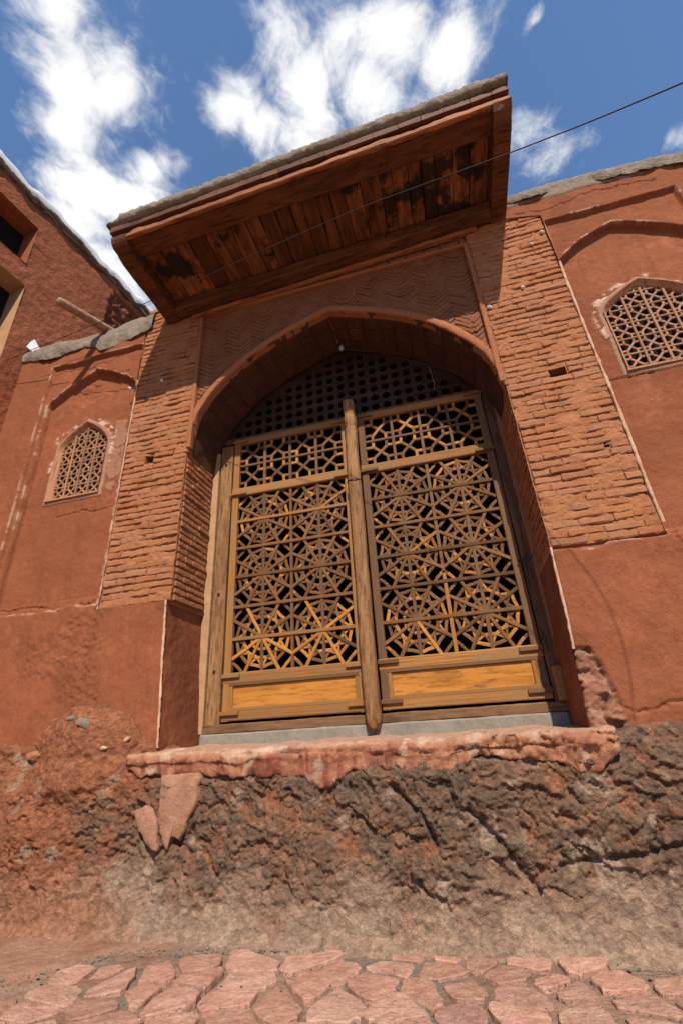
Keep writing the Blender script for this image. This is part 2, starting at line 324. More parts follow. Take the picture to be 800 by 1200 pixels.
def brick_mesh(seed):
    r = random.Random(seed); nx, nz_ = 6, 3; V = []; Fc = []
    hx = [-.5, -.455, -.22, 0.02, .24, .46, .5]; hz = [-.5, -.30, .30, .5]
    top = [r.uniform(-.14, .07) for _ in range(nx + 1)]; bot = [r.uniform(-.06, .18) for _ in range(nx + 1)]
    for j in range(nz_ + 1):
        for i in range(nx + 1):
            x, z = hx[i], hz[j]; e = (i in (0, nx)) or (j in (0, nz_))
            y = -.5 + (.05 + r.uniform(0, .17) if e else r.uniform(-.02, .06))
            if i in (0, nx) and j in (0, nz_): y += .05
            zz = z + (top[i] if j == nz_ else bot[i] if j == 0 else r.uniform(-.03, .03)); V.append((x + r.uniform(-.008, .008), y, zz))
    w = nx + 1
    for j in range(nz_):
        for i in range(nx): Fc.append((j * w + i, j * w + i + 1, (j + 1) * w + i + 1, (j + 1) * w + i))
    ring = [i for i in range(w)] + [j * w + nx for j in range(1, nz_ + 1)] + [nz_ * w + i for i in range(nx - 1, -1, -1)] + [j * w for j in range(nz_ - 1, 0, -1)]
    base = len(V)
    for k in ring: V.append((V[k][0], .5, V[k][2]))
    n = len(ring)
    for k in range(n): Fc.append((ring[(k + 1) % n], ring[k], base + k, base + (k + 1) % n))
    me = bpy.data.meshes.new('brick'); me.from_pydata(V, [], Fc); me.materials.append(M_brick); me.update()
    return me
BRK = [brick_mesh(s) for s in range(14)]
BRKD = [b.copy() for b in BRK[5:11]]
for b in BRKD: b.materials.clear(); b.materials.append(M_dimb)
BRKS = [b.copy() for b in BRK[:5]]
for b in BRKS: b.materials.clear(); b.materials.append(M_shadeb)
def brick(parent, c, size, X=(1, 0, 0), nrm=(0, -1, 0), name='brick', mat=None):
    """size = length, depth, height; nrm = the way its face looks"""
    X = Vector(X).normalized(); Yv = -Vector(nrm).normalized(); Z = X.cross(Yv)
    M_ = Matrix((X, Yv, Z)).transposed().to_4x4(); M_.translation = Vector(c)
    o = mesh_obj(name, random.choice(BRKS if mat == 1 else BRKD if mat == 2 else BRK), None, parent, rel(parent, M_ @ Matrix.Diagonal((size[0], size[1], size[2], 1))))
    return o

def box(name, lo, hi, mat, parent=None, sub=0.04, amp=.004, bevel=.006):
    """a rough box with worn edges, subdivided and disturbed"""
    lo, hi = Vector(lo), Vector(hi); bm = bmesh.new(); bmesh.ops.create_cube(bm, size=1)
    s = hi - lo; c = (hi + lo) / 2
    for v in bm.verts: v.co = Vector((v.co.x * s.x, v.co.y * s.y, v.co.z * s.z)) + c
    if bevel: bmesh.ops.bevel(bm, geom=bm.edges[:], offset=bevel, segments=1, affect='EDGES', profile=.5)
    if sub:
        for ax in range(3):
            n = int(s[ax] / sub)
            for i in range(1, min(n, 80)):
                co = lo.copy(); co[ax] = lo[ax] + s[ax] * i / n; no = Vector((0, 0, 0)); no[ax] = 1
                bmesh.ops.bisect_plane(bm, geom=bm.verts[:] + bm.edges[:] + bm.faces[:], plane_co=co, plane_no=no)
        A = np.array([v.co[:] for v in bm.verts]); bm.normal_update()
        n1_ = fbm(A[:, 0] * 6, A[:, 1] * 6, A[:, 2] * 6, 3, 5); n2_ = fbm(A[:, 0] * 25, A[:, 1] * 25, A[:, 2] * 25, 2, 9)
        for v, a_, b_ in zip(bm.verts, n1_, n2_): v.co += v.normal * float(a_ + .5 * b_) * amp
    if parent is not None: bmesh.ops.translate(bm, verts=bm.verts, vec=-parent.location)
    me = bpy.data.meshes.new(name); bm.to_mesh(me); bm.free(); return mesh_obj(name, me, mat, parent)

def sweep(name, path, prof, nrm_fn, mat, parent=None, rough=.0, seed=3):
    """sweep a profile [(across, depth)] along a path in XZ; depth = world Y"""
    P = np.zeros((len(path), len(prof), 3))
    for i, (x, z) in enumerate(path):
        nx_, nz_ = nrm_fn[i]
        for j, (o_, y) in enumerate(prof): P[i, j] = (x + nx_ * o_, y, z + nz_ * o_)
    if rough: 
        for ax in range(3): P[..., ax] += fbm(P[..., 0] * 22 + ax * 9, P[..., 2] * 22, P[..., 1] * 30, 3, seed) * rough
    return grid_obj(name, P, mat, parent)
def resample(pts, step):
    pts = np.array(pts, float); d = np.r_[0, np.cumsum(np.linalg.norm(np.diff(pts, axis=0), axis=1))]; n = max(2, int(d[-1] / step))
    s = np.linspace(0, d[-1], n + 1); return np.stack([np.interp(s, d, pts[:, k]) for k in range(pts.shape[1])], 1)
def smooth_path(pts, it=2, keep=()):
    pts = [tuple(map(float, p)) for p in pts]
    for _ in range(it):
        q = [pts[0]]
        for i in range(len(pts) - 1):
            a, b = np.array(pts[i]), np.array(pts[i + 1])
            if i > 0 and tuple(pts[i]) in keep: q.append(pts[i])
            q.append(tuple(.75 * a + .25 * b)) if not (tuple(pts[i]) in keep) else None
            q.append(tuple(.25 * a + .75 * b)) if not (tuple(pts[i + 1]) in keep) else None
        q.append(pts[-1]); pts = q
    return pts
def path_normals(path):
    t = np.gradient(path, axis=0); t /= np.linalg.norm(t, axis=1)[:, None] + 1e-12; return np.stack([-t[:, 1], t[:, 0]], 1)
def tube(name, pts, rad, mat, parent=None, n=8, rough=0.0, cap=True):
    pts = [Vector(p) for p in pts]; V = []; Fc = []; rads = rad if isinstance(rad, (list, tuple)) else [rad] * len(pts)
    for i, p in enumerate(pts):
        t = (pts[min(i + 1, len(pts) - 1)] - pts[max(i - 1, 0)]).normalized(); a = t.orthogonal().normalized() if abs(t.z) > .9 else t.cross(Vector((0, 0, 1))).normalized(); b = t.cross(a)
        for k in range(n):
            q = 2 * math.pi * k / n; r = rads[i] * (1 + random.uniform(-rough, rough)); V.append(tuple(p + (a * math.cos(q) + b * math.sin(q)) * r))
    for i in range(len(pts) - 1):
        for k in range(n): Fc.append((i * n + k, i * n + (k + 1) % n, (i + 1) * n + (k + 1) % n, (i + 1) * n + k))
    if cap: Fc.append(tuple(range(n - 1, -1, -1))); Fc.append(tuple((len(pts) - 1) * n + k for k in range(n)))
    if parent is not None: V = [tuple(Vector(v) - parent.location) for v in V]
    me = bpy.data.meshes.new(name); me.from_pydata(V, [], Fc); me.polygons.foreach_set('use_smooth', [True] * len(Fc)); me.update()
    return mesh_obj(name, me, mat, parent)

# ------------------------------------------------------------ dimensions, metres
CX = -.805                      # centre line of the portal
XL, XR = -2.37, .76             # pier corners towards the opening
XLo, XRo = -3.11, 1.515         # outer edges of the piers
ZB, ZT = 2.17, 5.95             # brick starts, brick ends
DY = .57                        # depth of the reveal
ARCH = [(-2.364, 3.72), (-2.335, 4.08), (-2.24, 4.30), (-2.07, 4.52), (-1.86, 4.71), (-1.63, 4.87), (-1.23, 5.06), (-.80, 5.205), (-.40, 5.05), (-.05, 4.88), (.25, 4.66), (.50, 4.38), (.65, 4.16), (.715, 3.95), (.754, 3.72)]
APEX = ARCH[7]
AP = smooth_path(ARCH, 3, keep=(APEX,)); AP = resample(AP, .02)
AN = path_normals(AP)           # points away from the opening
def arch_z(x):
    o = np.argsort(AP[:, 0]); return np.interp(x, AP[o, 0], AP[o, 1], left=3.75, right=3.75)

# ------------------------------------------------------------ ground and paving
def edge_y(x): # where the paving stops
    return np.interp(x, [-4.4, -2.6, -2.43, -2.19, -1.6, -.9, 0, .74, 1.5, 3], [-1.05, -.86, -.76, -.48, -.36, -.26, -.24, -.36, -.42, -.45])
gx = np.r_[-60, -20, -9, np.arange(-6, 4.5, .03), 8, 20, 60]; gy = np.r_[-60, -20, -8, np.arange(-3.6, .12, .03), 1, 30]
GX, GY = np.meshgrid(gx, gy, indexing='ij'); near = ((GX > -6) & (GX < 4.4) & (GY > -3.5) & (GY < .1)).astype(float)
gz = near * (fbm(GX * 2, GY * 2, None, 3, 21) * .008 + fbm(GX * 12, GY * 12, None, 3, 22) * .004) - .004
dd = edge_y(GX) - GY
gz += near * .020 * sst(.02, -.12, dd)
mk = np.zeros(GX.shape + (3,)); mk[..., 0] = sst(-.2, .5, fbm(GX * 1.5, GY * 1.5, None, 4, 23)) * .5; mk[..., 2] = near * sst(-.1, .25, fbm(GX * 4, GY * 4, None, 4, 24) + .25) * sst(-.15, .1, dd) * .7
mk[..., 1] = sst(-1.3, -2.4, GX) * .75
ground = grid_obj('ground', np.stack([GX, GY, gz], -1), M_ground, attr=mk); tag(ground, kind='structure')
path = bpy.data.objects.new('paved_path', None); COL.objects.link(path); tag(path, kind='structure')
def clip(poly, p, n):
    q = []
    for i in range(len(poly)):
        a, b = poly[i], poly[(i + 1) % len(poly)]; da, db = (a - p) @ n, (b - p) @ n
        if da <= 0: q.append(a)
        if (da < 0 < db) or (db < 0 < da): q.append(a + (b - a) * da / (da - db))
    return q
seeds = []
yy = -1.95; row = 0
while yy < -.15:
    xx = -3.7 + (row % 2) * .11
    while xx < 1.9:
        k_ = .8 + .4 * rng.random(); seeds.append((xx + rng.uniform(-.095, .095), yy + rng.uniform(-.075, .075))); xx += .25 * k_
    yy += .182; row += 1
seeds = np.array(seeds)
n_st = 0
for i, s in enumerate(seeds):
    if s[1] > edge_y(s[0]) - .06: continue
    poly = [s + np.array(v) for v in ((-.3, -.26), (.3, -.26), (.3, .26), (-.3, .26))]
    dist = np.hypot(*(seeds - s).T)
    gap = random.choice((.008, .013, .018, .026))
    for j in np.argsort(dist)[1:14]:
        nn = (seeds[j] - s) / dist[j]; poly = clip(poly, s + nn * (dist[j] / 2 - gap), nn)
    if len(poly) < 3: continue
    c = np.mean(poly, axis=0)
    pl = np.array(poly)
    q = []
    for a, b in zip(pl, np.roll(pl, -1, 0)): q += [a * .84 + b * .16, a * .5 + b * .5, a * .16 + b * .84]
    q = np.array(q); q += rng.normal(0, .006, q.shape)
    n = len(q); tz = .013 + random.uniform(-.005, .008); tl = rng.normal(0, .03, 2)
    V = []; Fc = []
    for (sc_, z_) in ((1.0, -.02), (1.0, tz - .005), (.96, tz), (.55, tz + .001)):
        for p in q:
            pp = c + (p - c) * sc_; V.append((pp[0], pp[1], z_ + (tl @ (pp - c) + rng.normal(0, .0013) if z_ > 0 else 0)))
    V.append((c[0], c[1], tz + .002))
    for l in range(3):
        for k in range(n): Fc.append((l * n + k, l * n + (k + 1) % n, (l + 1) * n + (k + 1) % n, (l + 1) * n + k))
    for k in range(n): Fc.append((3 * n + k, 3 * n + (k + 1) % n, 4 * n))
    me = bpy.data.meshes.new('paving_stone'); me.from_pydata(V, [], Fc); me.update()
    mesh_obj('paving_stone', me, M_cobble, path); n_st += 1

# ------------------------------------------------------------ the rock that carries the house
rx = np.r_[np.arange(-7, -4.2, .05), np.arange(-4.2, 1.9, .0085), np.arange(1.9, 4.6, .05)]; rz = np.arange(-.06, 1.55, .0085)
RX, RZ = np.meshgrid(rx, rz, indexing='ij')
top = np.interp(RX, [-7, -4.2, -3.55, -3.40, -3.30, -3.07, -2.8, -2.58, -2.42, -2.3, -2.1, .75, .83, 1.2, 1.6, 4.5], [1.3, 1.22, 1.12, 1.16, 1.30, 1.38, 1.36, 1.27, 1.10, .97, .93, .93, 1.0, 1.035, 1.05, 1.1])
top = top + .025 * fbm(RX * 9, RX * 0, None, 3, 31)
tt = top - RZ
wx_ = RX + .05 * fbm(RX * 5, RZ * 5, None, 3, 41); wz_ = RZ + .05 * fbm(RX * 5, RZ * 5, None, 3, 42)
dip = .35                                                   # the beds of the rock dip to the right
ux = wx_ * math.cos(dip) - wz_ * math.sin(dip); uz = wx_ * math.sin(dip) + wz_ * math.cos(dip)
f1, i1 = facets(ux, uz * 1.5, .30, 51, 1.2); f2, i2 = facets(ux, uz * 1.6, .12, 61, 1.4); f3, i3 = facets(ux, uz * 1.6, .048, 71, 1.5); f4, i4 = facets(ux, uz * 1.5, .022, 75, 1.5)
rough_z = sst(.04, .46, RZ + .10 * fbm(RX * 4, RZ * 4, None, 3, 77))
mound = np.exp(-(((RX + 2.9) / .40) ** 2 + ((RZ - 1.08) / .30) ** 2) ** 1.3)
leftred = sst(-1.85, -2.65, RX + .45 * fbm(RX * 3, RZ * 3, None, 4, 78))
amp = rough_z * (1 - .95 * sst(.08, .55, mound))
soft = .55 + .45 * sst(-.4, .5, fbm(RX * 2.3, RZ * 2.3, None, 3, 79))
disp = amp * ((.036 * f1 + .025 * f2 + .018 * f3 * soft + .013 * f4) * (1 - .2 * leftred) * np.where((RX > -2.4) & (RX < .85), sst(1.0, .80, RZ), 1) + .022 * fbm(RX * 2.5, RZ * 2.5, None, 5, 80))
crev = np.minimum(pdist(RX, RZ, [(-.10, .62), (.05, .45), (.22, .22), (.30, .05)]), pdist(RX, RZ, [(.35, .35), (.9, .43), (1.5, .62), (1.8, .7)]))
crev = np.minimum(crev, pdist(RX, RZ, [(-.55, .75), (-.38, .6), (-.3, .45)]))
disp -= -.05 * np.exp(-(crev / .022) ** 2) * -1 * 0
prof = np.interp(RZ, [-.06, 0, .06, .16, .30, .55, .80, 1.0, 1.6], [-.42, -.345, -.28, -.235, -.21, -.20, -.19, -.075, -.05])
bulge = .05 * np.exp(-((RX + .55) / .9) ** 2 - ((RZ - .36) / .22) ** 2) + .07 * np.exp(-((RX - 1.3) / .5) ** 2 - ((RZ - .5) / .25) ** 2) + .10 * np.exp(-((RX + 3.3) / .6) ** 2 - ((RZ - .5) / .3) ** 2)
YR = prof - bulge - disp + .05 * np.exp(-(crev / .018) ** 2) * rough_z
YR -= .010 * ((RX > -2.45) & (RX < .80)) * sst(.45, .72, RZ) * sst(.93, .86, RZ)
YR -= mound * (.17 + .012 * fbm(RX * 8, RZ * 8, None, 3, 81))
YR += .010 * (1 - rough_z) * fbm(RX * 10, RZ * 10, None, 3, 82) - .007 * fbm(RX * 34, RZ * 34, None, 3, 83)
YR = YR + .25 * sst(.035, -.03, tt) 
under = (RX > -2.35) & (RX < .80)

mk = np.zeros(RX.shape + (3,))
hi_ = (.030 * f2 + .021 * f3 + .013 * f4) / .03
gr = sst(-.5, .55, .6 * fbm(RX * 3.2, RZ * 3.2, None, 6, 91, .7) + .5 * hi_ + .5 * (i3 - .5) + .5 * (i4 - .5) + .22)
gr2 = gr * (1 - .93 * leftred) * rough_z * (1 - mound); mk[..., 2] = np.clip(gr2 * .9, 0, .8)
mk[..., 1] = np.clip(leftred * .85 + mound * .9 + (1 - leftred) * .6 * sst(.05, -.6, hi_ + .4 * fbm(RX * 5, RZ * 5, None, 4, 92)), 0, .9)
mk[..., 0] = np.clip((1 - rough_z) * .72 * (1 - .65 * leftred) + .7 * (1 - mound) * sst(.62, .85, fbm(RX * 7, RZ * 7, None, 4, 93)), 0, .85)
kp = (tt > -.05)[1:, 1:]
rock = grid_obj('rock_outcrop', np.stack([RX, YR, RZ], -1), M_rock, attr=mk, keep=kp, smooth=False); tag(rock, kind='structure')
# plaster mound keeps the wall's red: see mask; loose stones stuck in the mud
def stone(x, z, y, r, label, mat):
    bm = bmesh.new(); bmesh.ops.create_icosphere(bm, subdivisions=2, radius=1)
    A = np.array([v.co[:] for v in bm.verts]) + rng.uniform(0, 50, 3); n_ = fbm(A[:, 0] * 1.3, A[:, 1] * 1.3, A[:, 2] * 1.3, 2, 5) * .35
    for v, k in zip(bm.verts, n_): v.co = Vector((v.co.x * r * 1.5, v.co.y * r * .7, v.co.z * r * .8)) * (1 + float(k))
    me = bpy.data.meshes.new('loose_stone'); bm.to_mesh(me); bm.free(); o = mesh_obj('loose_stone', me, mat, None, Matrix.Translation((x, y, z)) @ Matrix.Rotation(random.uniform(-.6, .6), 4, 'Y'))
    tag(o, label, 'stone', 'stones stuck in the mud mound beside the left pier')
def rock_y(x, z):
    i = np.argmin(abs(rx - x)); j = np.argmin(abs(rz - z)); return float(YR[i, j])
for x, z, r, lb, mt in ((-3.02, 1.275, .028, 'grey flat stone high on the red mud mound, left of the larger one', M_cap), (-2.87, 1.235, .042, 'largest grey stone set in the top of the red mud mound', M_cap),
                        (-2.66, 1.055, .018, 'small pale chip on the lower right of the mud mound', M_pale), (-2.52, 1.10, .020, 'pale pebble beside the foot of the left pier corner', M_pale),
                        (-3.36, 1.02, .05, 'rounded red stone at the left rim of the mud mound', M_ledge)):
    stone(x, z, rock_y(x, z) - .004, r, lb, mt)

V = []; Fc = []
for _ in range(5200):
    x = random.uniform(-3.6, 1.9); e_ = float(edge_y(x)); y = e_ + (random.random() ** 1.6) * .34 - .05 if random.random() < .6 else random.uniform(-1.7, -.2)
    r_ = random.uniform(.0015, .0055) if random.random() < .93 else random.uniform(.006, .013)
    z = .010 + (max(0, y + .30) * .3 if y > -.30 else 0); b0 = len(V)
    if y > -.24: continue
    for d_ in ((1, 0, 0), (-1, 0, 0), (0, 1, 0), (0, -1, 0), (0, 0, .7), (0, 0, -.7)):
        V.append((x + d_[0] * r_ * random.uniform(.7, 1.5), y + d_[1] * r_ * random.uniform(.7, 1.4), z + d_[2] * r_ * random.uniform(.8, 1.2)))
    for f_ in ((0, 2, 4), (2, 1, 4), (1, 3, 4), (3, 0, 4), (2, 0, 5), (1, 2, 5), (3, 1, 5), (0, 3, 5)): Fc.append(tuple(b0 + k for k in f_))
me = bpy.data.meshes.new('gravel'); me.from_pydata(V, [], Fc); me.update(); o = mesh_obj('gravel', me, M_cap); tag(o, 'fine grey grit scattered over the dust and paving joints', None, None, 'stuff')

# ------------------------------------------------------------ plaster ledge below the doors
lx = np.arange(-2.55, .8301, .009)
zb = np.interp(lx, [-2.55, -2.4, -2.2, -2.05, -1.9, -1.72, -1.5, -1.3, -1.14, -1.05, -.95, -.82, -.70, -.60, -.47, -.36, -.22, -.10, .05, .22, .38, .50, .58, .66, .74, .80, .83],
               [.93, .86, .86, .85, .845, .84, .835, .83, .80, .76, .745, .82, .83, .85, .83, .775, .79, .86, .89, .87, .85, .80, .765, .75, .84, .88, .95]) + .010 * fbm(lx * 14, lx * 0, None, 4, 101) + .022 * (facets(lx, lx * 0 + .3, .06, 102, .8)[0])
K = 64; s_ = np.linspace(0, 1, K)
LP = np.zeros((len(lx), K, 3)); mk = np.zeros((len(lx), K, 3))
bulg = .02 * fbm(lx * 4, lx * 0 + 3, None, 3, 103)
for i, x in enumerate(lx):
    e = min(1, max(0, (x + 2.55) / .10)) * min(1, max(0, (.83 - x) / .05)); e = math.sqrt(max(e, .0))
    fy = -.02 - (.185 + bulg[i]) * e; zt = 1.0 + .007 * math.sin(x * 5) + .006 * math.sin(x * 17 + 1)
    pts = np.array([(.62, zt + .012), (.2, zt + .006), (fy + .05, zt), (fy + .015, zt - .008), (fy, zt - .035), (fy - .004, zt - .07), (fy + .008, (zt + zb[i]) / 2), (fy + .012, zb[i] + .01), (fy + .022, zb[i]), (fy + .14, zb[i] + .012)])
    d = np.r_[0, np.cumsum(np.hypot(*np.diff(pts, axis=0).T) + .02)]; d /= d[-1]
    LP[i, :, 0] = x; LP[i, :, 1] = np.interp(s_, d, pts[:, 0]); LP[i, :, 2] = np.interp(s_, d, pts[:, 1])
A = LP.copy(); fr = sst(.1, -.05, A[..., 1])
f5, i5 = facets(A[..., 0] + .02 * fbm(A[..., 0] * 9, A[..., 2] * 9), A[..., 2] * 1.3 + A[..., 1] * .5, .09, 111, 1.2); f6, i6 = facets(A[..., 0], A[..., 2] + A[..., 1] * .5, .035, 121, 1.2)
chip = sst(-.9, .4, A[..., 0]) * .6 + .4
nn = fbm(A[..., 0] * 9, A[..., 2] * 9, A[..., 1] * 9, 4, 105)
LP[..., 1] -= fr * (.012 * nn + chip * (.024 * f5 + .017 * f6)) + .004 * f6
LP[..., 2] += (.006 + .006 * fr) * nn
crk = pdist(A[..., 0], A[..., 2], [(-1.6, .975), (-1.3, .955), (-1.05, .965), (-.8, .95), (-.6, .925), (-.35, .935), (-.1, .93), (.1, .955), (.4, .93), (.6, .93)])
LP[..., 1] += fr * .02 * np.exp(-(crk / .006) ** 2)
drip = sst(.0, .45, fbm(A[..., 0] * 22, A[..., 2] * 2.5, None, 3, 131) + .1) * sst(.975, .93, A[..., 2]) * fr
mk[..., 1] = drip * sst(.3, -.9, A[..., 0]) * .55 + .25 * fr * sst(-.2, .3, nn); mk[..., 0] = .35 * sst(.97, 1.0, A[..., 2]) + .45 * fr * sst(.25, .6, fbm(A[..., 0] * 8, A[..., 2] * 8, None, 4, 141))
ledge = grid_obj('plaster_ledge', LP, M_ledge, attr=np.clip(mk, 0, .9), flip=True, smooth=False)
tag(ledge, 'thick broken pink plaster ledge under the doors with dark red drips', 'ledge')
def patch(outline, y, lb, seed, th=.009):
    """a surviving sheet of plaster on the rock, outline in X, Z"""
    o = np.array(outline); c = o.mean(0); q = resample(np.vstack([o, o[:1]]), .03)[:-1]; q += rng.normal(0, .004, q.shape); V = []; Fc = []; n = len(q)
    for sc_, dy in ((1.0, .06), (1.0, 0), (.9, -th), (.5, -th * 1.15)):
        for p in q:
            pp = c + (p - c) * sc_; V.append((pp[0], y + dy + .006 * math.sin(pp[0] * 31 + seed) + .05 * (pp[1] - c[1]), pp[1]))
    V.append((c[0], y - th * 1.1, c[1]))
    for l in range(3):
        for k in range(n): Fc.append((l * n + k, (l + 1) * n + k, (l + 1) * n + (k + 1) % n, l * n + (k + 1) % n))
    for k in range(n): Fc.append((3 * n + k, 4 * n, 3 * n + (k + 1) % n))
    me = bpy.data.meshes.new('plaster_patch'); me.from_pydata(V, [], Fc); me.polygons.foreach_set('use_smooth', [True] * len(Fc)); me.update()
    ob = mesh_obj('plaster_patch', me, M_patch, None); tag(ob, lb, 'plaster patch', 'plaster patches left on the rock')
def xz(px, py, Y): p = atY(px, py, Y); return (p[0], p[2])
patch([xz(a, b, -.2) for a, b in ((190, 908), (235, 906), (232, 940), (222, 962), (212, 985), (203, 978), (197, 1000), (188, 960))], -.218, 'tall flat plaster patch hanging below the ledge', 1)
patch([xz(a, b, -.2) for a, b in ((160, 950), (178, 940), (187, 962), (187, 998), (176, 992), (164, 970))], -.222, 'narrow pale plaster patch left of the taller one', 2)

# ------------------------------------------------------------ plaster walls
def dshape(X, Z, xc, a, zs, za, zlo, pw=1.0):
    """signed distance-like value, positive inside a pointed arch"""
    t = np.clip(np.abs(X - xc) / a, 0, 1); g = .55 * (1 - t) + .45 * np.sqrt(np.clip(1 - t * t, 0, 1))
    zb_ = zs + (za - zs) * g; sl_ = 1 / np.sqrt(1 + ((za - zs) / a * (.55 + .45 * t / np.sqrt(np.clip(1 - t * t, .05, 1)))) ** 2)
    return np.minimum(np.minimum(a - np.abs(X - xc), (zb_ - Z) * sl_), Z - zlo)
def arch_path(xc, a, zs, za, zlo, step=.02, closed=True):
    t = np.linspace(-1, 1, 41); t = np.sign(t) * np.abs(t) ** .8; g = .55 * (1 - abs(t)) + .45 * np.sqrt(1 - t * t)
    p = [(xc - a, zlo)] + [(xc - a * -tt_ * -1 if False else xc + a * tt_, zs + (za - zs) * gg) for tt_, gg in zip(t, g)] + [(xc + a, zlo)]
    return resample(p, step)
WALLS = {
 'L': dict(x0=-4.96, x1=XLo, xb=XL, rect=(-4.42, -3.13, 5.42), niche=(-3.765, .62, 4.80, 5.24, 2.32), win=(-3.79, .335, 4.16, 4.50, 3.50), top=5.80, ledge=2.235),
 'R': dict(x0=XRo, x1=4.5, xb=XR, rect=(1.53, 2.72, 5.63), niche=(2.115, .60, 5.0, 5.43, 2.2), win=(2.125, .375, 4.36, 4.655, 3.665), top=6.06, ledge=2.15)}
def base_corner(side, z):
    return np.interp(z, [.9, 1.02, 1.5, 2.1, 2.3], [-2.335, -2.335, -2.365, -2.40, -2.40]) if side == 'L' else np.interp(z, [.9, 1.05, 1.5, 1.7, 2.3], [.70, .705, .725, .738, .757])
def build_wall(side):
    w = WALLS[side]; lft = side == 'L'
    lo, hi = (w['x0'], w['xb']) if lft else (w['xb'], w['x1'])
    step = .0095
    xs = np.arange(lo, hi, step); xs = np.r_[xs, hi]
    if not lft: xs = np.r_[np.arange(lo, 3.1, step), np.arange(3.1, hi, .04)]
    if lft: xs[np.argmin(abs(xs - XLo))] = XLo
    else: xs[np.argmin(abs(xs - XRo))] = XRo
    zs = np.arange(.55, w['top'] + .02, step); X, Z = np.meshgrid(xs, zs, indexing='ij')
    wob = .006 * fbm(X * 3, Z * 3, None, 3, 201); Xw = X + wob; Zw = Z + .008 * fbm(X * 4 + 9, Z * 4, None, 3, 202)
    rx0, rx1, rzt = w['rect']
    Y = -.018 + .006 * fbm(X * 1.3, Z * 1.3, None, 3, 203) + .0025 * fbm(X * 9, Z * 9, None, 3, 204)
    mk = np.zeros(X.shape + (3,)); e = .008
    dr = np.minimum(np.minimum(Xw - rx0, rx1 - Xw), rzt - Zw) if lft else np.minimum(np.minimum(Xw - rx0, rx1 - Xw), rzt - Zw)
    dr = np.minimum(dr, Z - w['ledge'] - .08)
    Y += .045 * sst(-e, e, dr)
    dn = dshape(Xw, Zw, *w['niche']); Y += .075 * sst(-e, e, dn)
    dw = dshape(X, Z, *w['win']); rim = sst(-.045, -.035, dw); Y -= .012 * rim
    nse = fbm(X * 11, Z * 11, None, 4, 205)
    mk[..., 0] = np.maximum(.75 * np.exp(-((dn + .016) / .009) ** 2) * sst(-.1, .25, nse) * (Z > 3.2), .35 * rim)
    mk[..., 0] = np.maximum(mk[..., 0], .6 * np.exp(-((dr + .016) / .009) ** 2) * sst(0, .3, nse) * (Z > 2.5))
    chip_ = np.exp(-((dw + .06) / .03) ** 2) * sst(.05, .3, fbm(X * 14, Z * 14, None, 3, 207)) * (Z > w['win'][2] - .3)
    mk[..., 0] = np.maximum(mk[..., 0], .9 * chip_); Y -= .010 * chip_
    # lower band: the plinth plaster laps a little over the wall
    lap = w['ledge'] + .018 * fbm(X * 5, X * 0, None, 4, 206); inlow = sst(.006, -.006, Z - lap)
    Y -= .016 * inlow * (np.abs(X - (XL if lft else XR)) > .0)
    mk[..., 0] = np.maximum(mk[..., 0], .45 * np.exp(-((Z - lap) / .010) ** 2) * sst(-.1, .3, nse))
    # cracks and lost skins
    if lft:
        crs = [[(-4.6, 5.3), (-4.2, 5.36), (-3.9, 5.30), (-3.55, 5.33), (-3.3, 5.42), (-3.15, 5.40)], [(-3.95, 3.30), (-3.6, 3.31), (-3.2, 3.29)], [(-4.35, 2.25), (-3.9, 2.31), (-3.5, 2.20)],
               [(-3.12, 4.05), (-3.2, 4.07), (-3.32, 4.03), (-3.42, 4.08)], [(-3.3, 2.24), (-3.14, 2.26)], [(-3.25, 3.95), (-3.3, 3.75), (-3.27, 3.6), (-3.3, 3.4)]]
        st = sst(-.1, .45, fbm(X * 2.2, Z * 2.2, None, 4, 211) + .9 * np.exp(-((X + 3.15) / .5) ** 2 - ((Z - 1.82) / .32) ** 2) - .25)
        st = np.maximum(st * sst(2.25, 2.15, Z), .6 * np.exp(-(((X + 3.62) + .25 * (Z - 3.0) * 0) / .05) ** 2) * sst(3.4, 3.2, Z) * sst(2.3, 2.6, Z))
        rgh = st * sst(2.3, 2.1, Z); Y -= rgh * .006 * fbm(X * 30, Z * 30, None, 3, 212)
        mk[..., 1] = st * .32 * (.6 + .4 * nse)
        lost = sst(.0, .03, fbm(X * 3, Z * 3, None, 4, 213) - .05) * sst(4.78, 4.85, Z) * sst(5.5, 5.42, Z) * sst(-4.4, -4.2, X); Y += .012 * lost
        # paler repaired skin right of the window
        rp = sst(.012, -.012, np.hypot((X + 3.32) / .12, (Z - 3.98) / .42) - 1 + .2 * nse) * (dw < -.03); Y -= .006 * rp; mk[..., 0] = np.maximum(mk[..., 0], .22 * rp)
    else:
        crs = [[(.77, 1.10), (1.0, 1.09), (1.25, 1.12), (1.55, 1.08), (1.8, 1.12), (2.3, 1.1)], [(1.55, 3.60), (1.75, 3.62), (2.0, 3.6)], [(1.55, 2.2), (1.62, 1.95), (1.75, 1.8)], [(1.3, 5.85), (1.6, 5.8), (2.0, 5.88), (2.6, 5.8)]]
        st = .7 * sst(.1, .5, fbm(X * 1.6 + 4, Z * 1.6, None, 4, 221)); mk[..., 1] = st * .35
    dc = np.full(X.shape, 9.)
    for c_ in crs: dc = np.minimum(dc, pdist(X + .02 * fbm(X * 14, Z * 14, None, 3, 222), Z + .02 * fbm(X * 14 + 5, Z * 14, None, 3, 223), c_))
    Y += .018 * np.exp(-(dc / .006) ** 2)
    # grey mud smeared below the parapet
    capz = w['top'] - (.16 if lft else .10) + .05 * fbm(X * 4, X * 0, None, 4, 224); gm = sst(-.02, .02, Z - capz); mk[..., 2] = gm * .9; Y -= .012 * gm
    
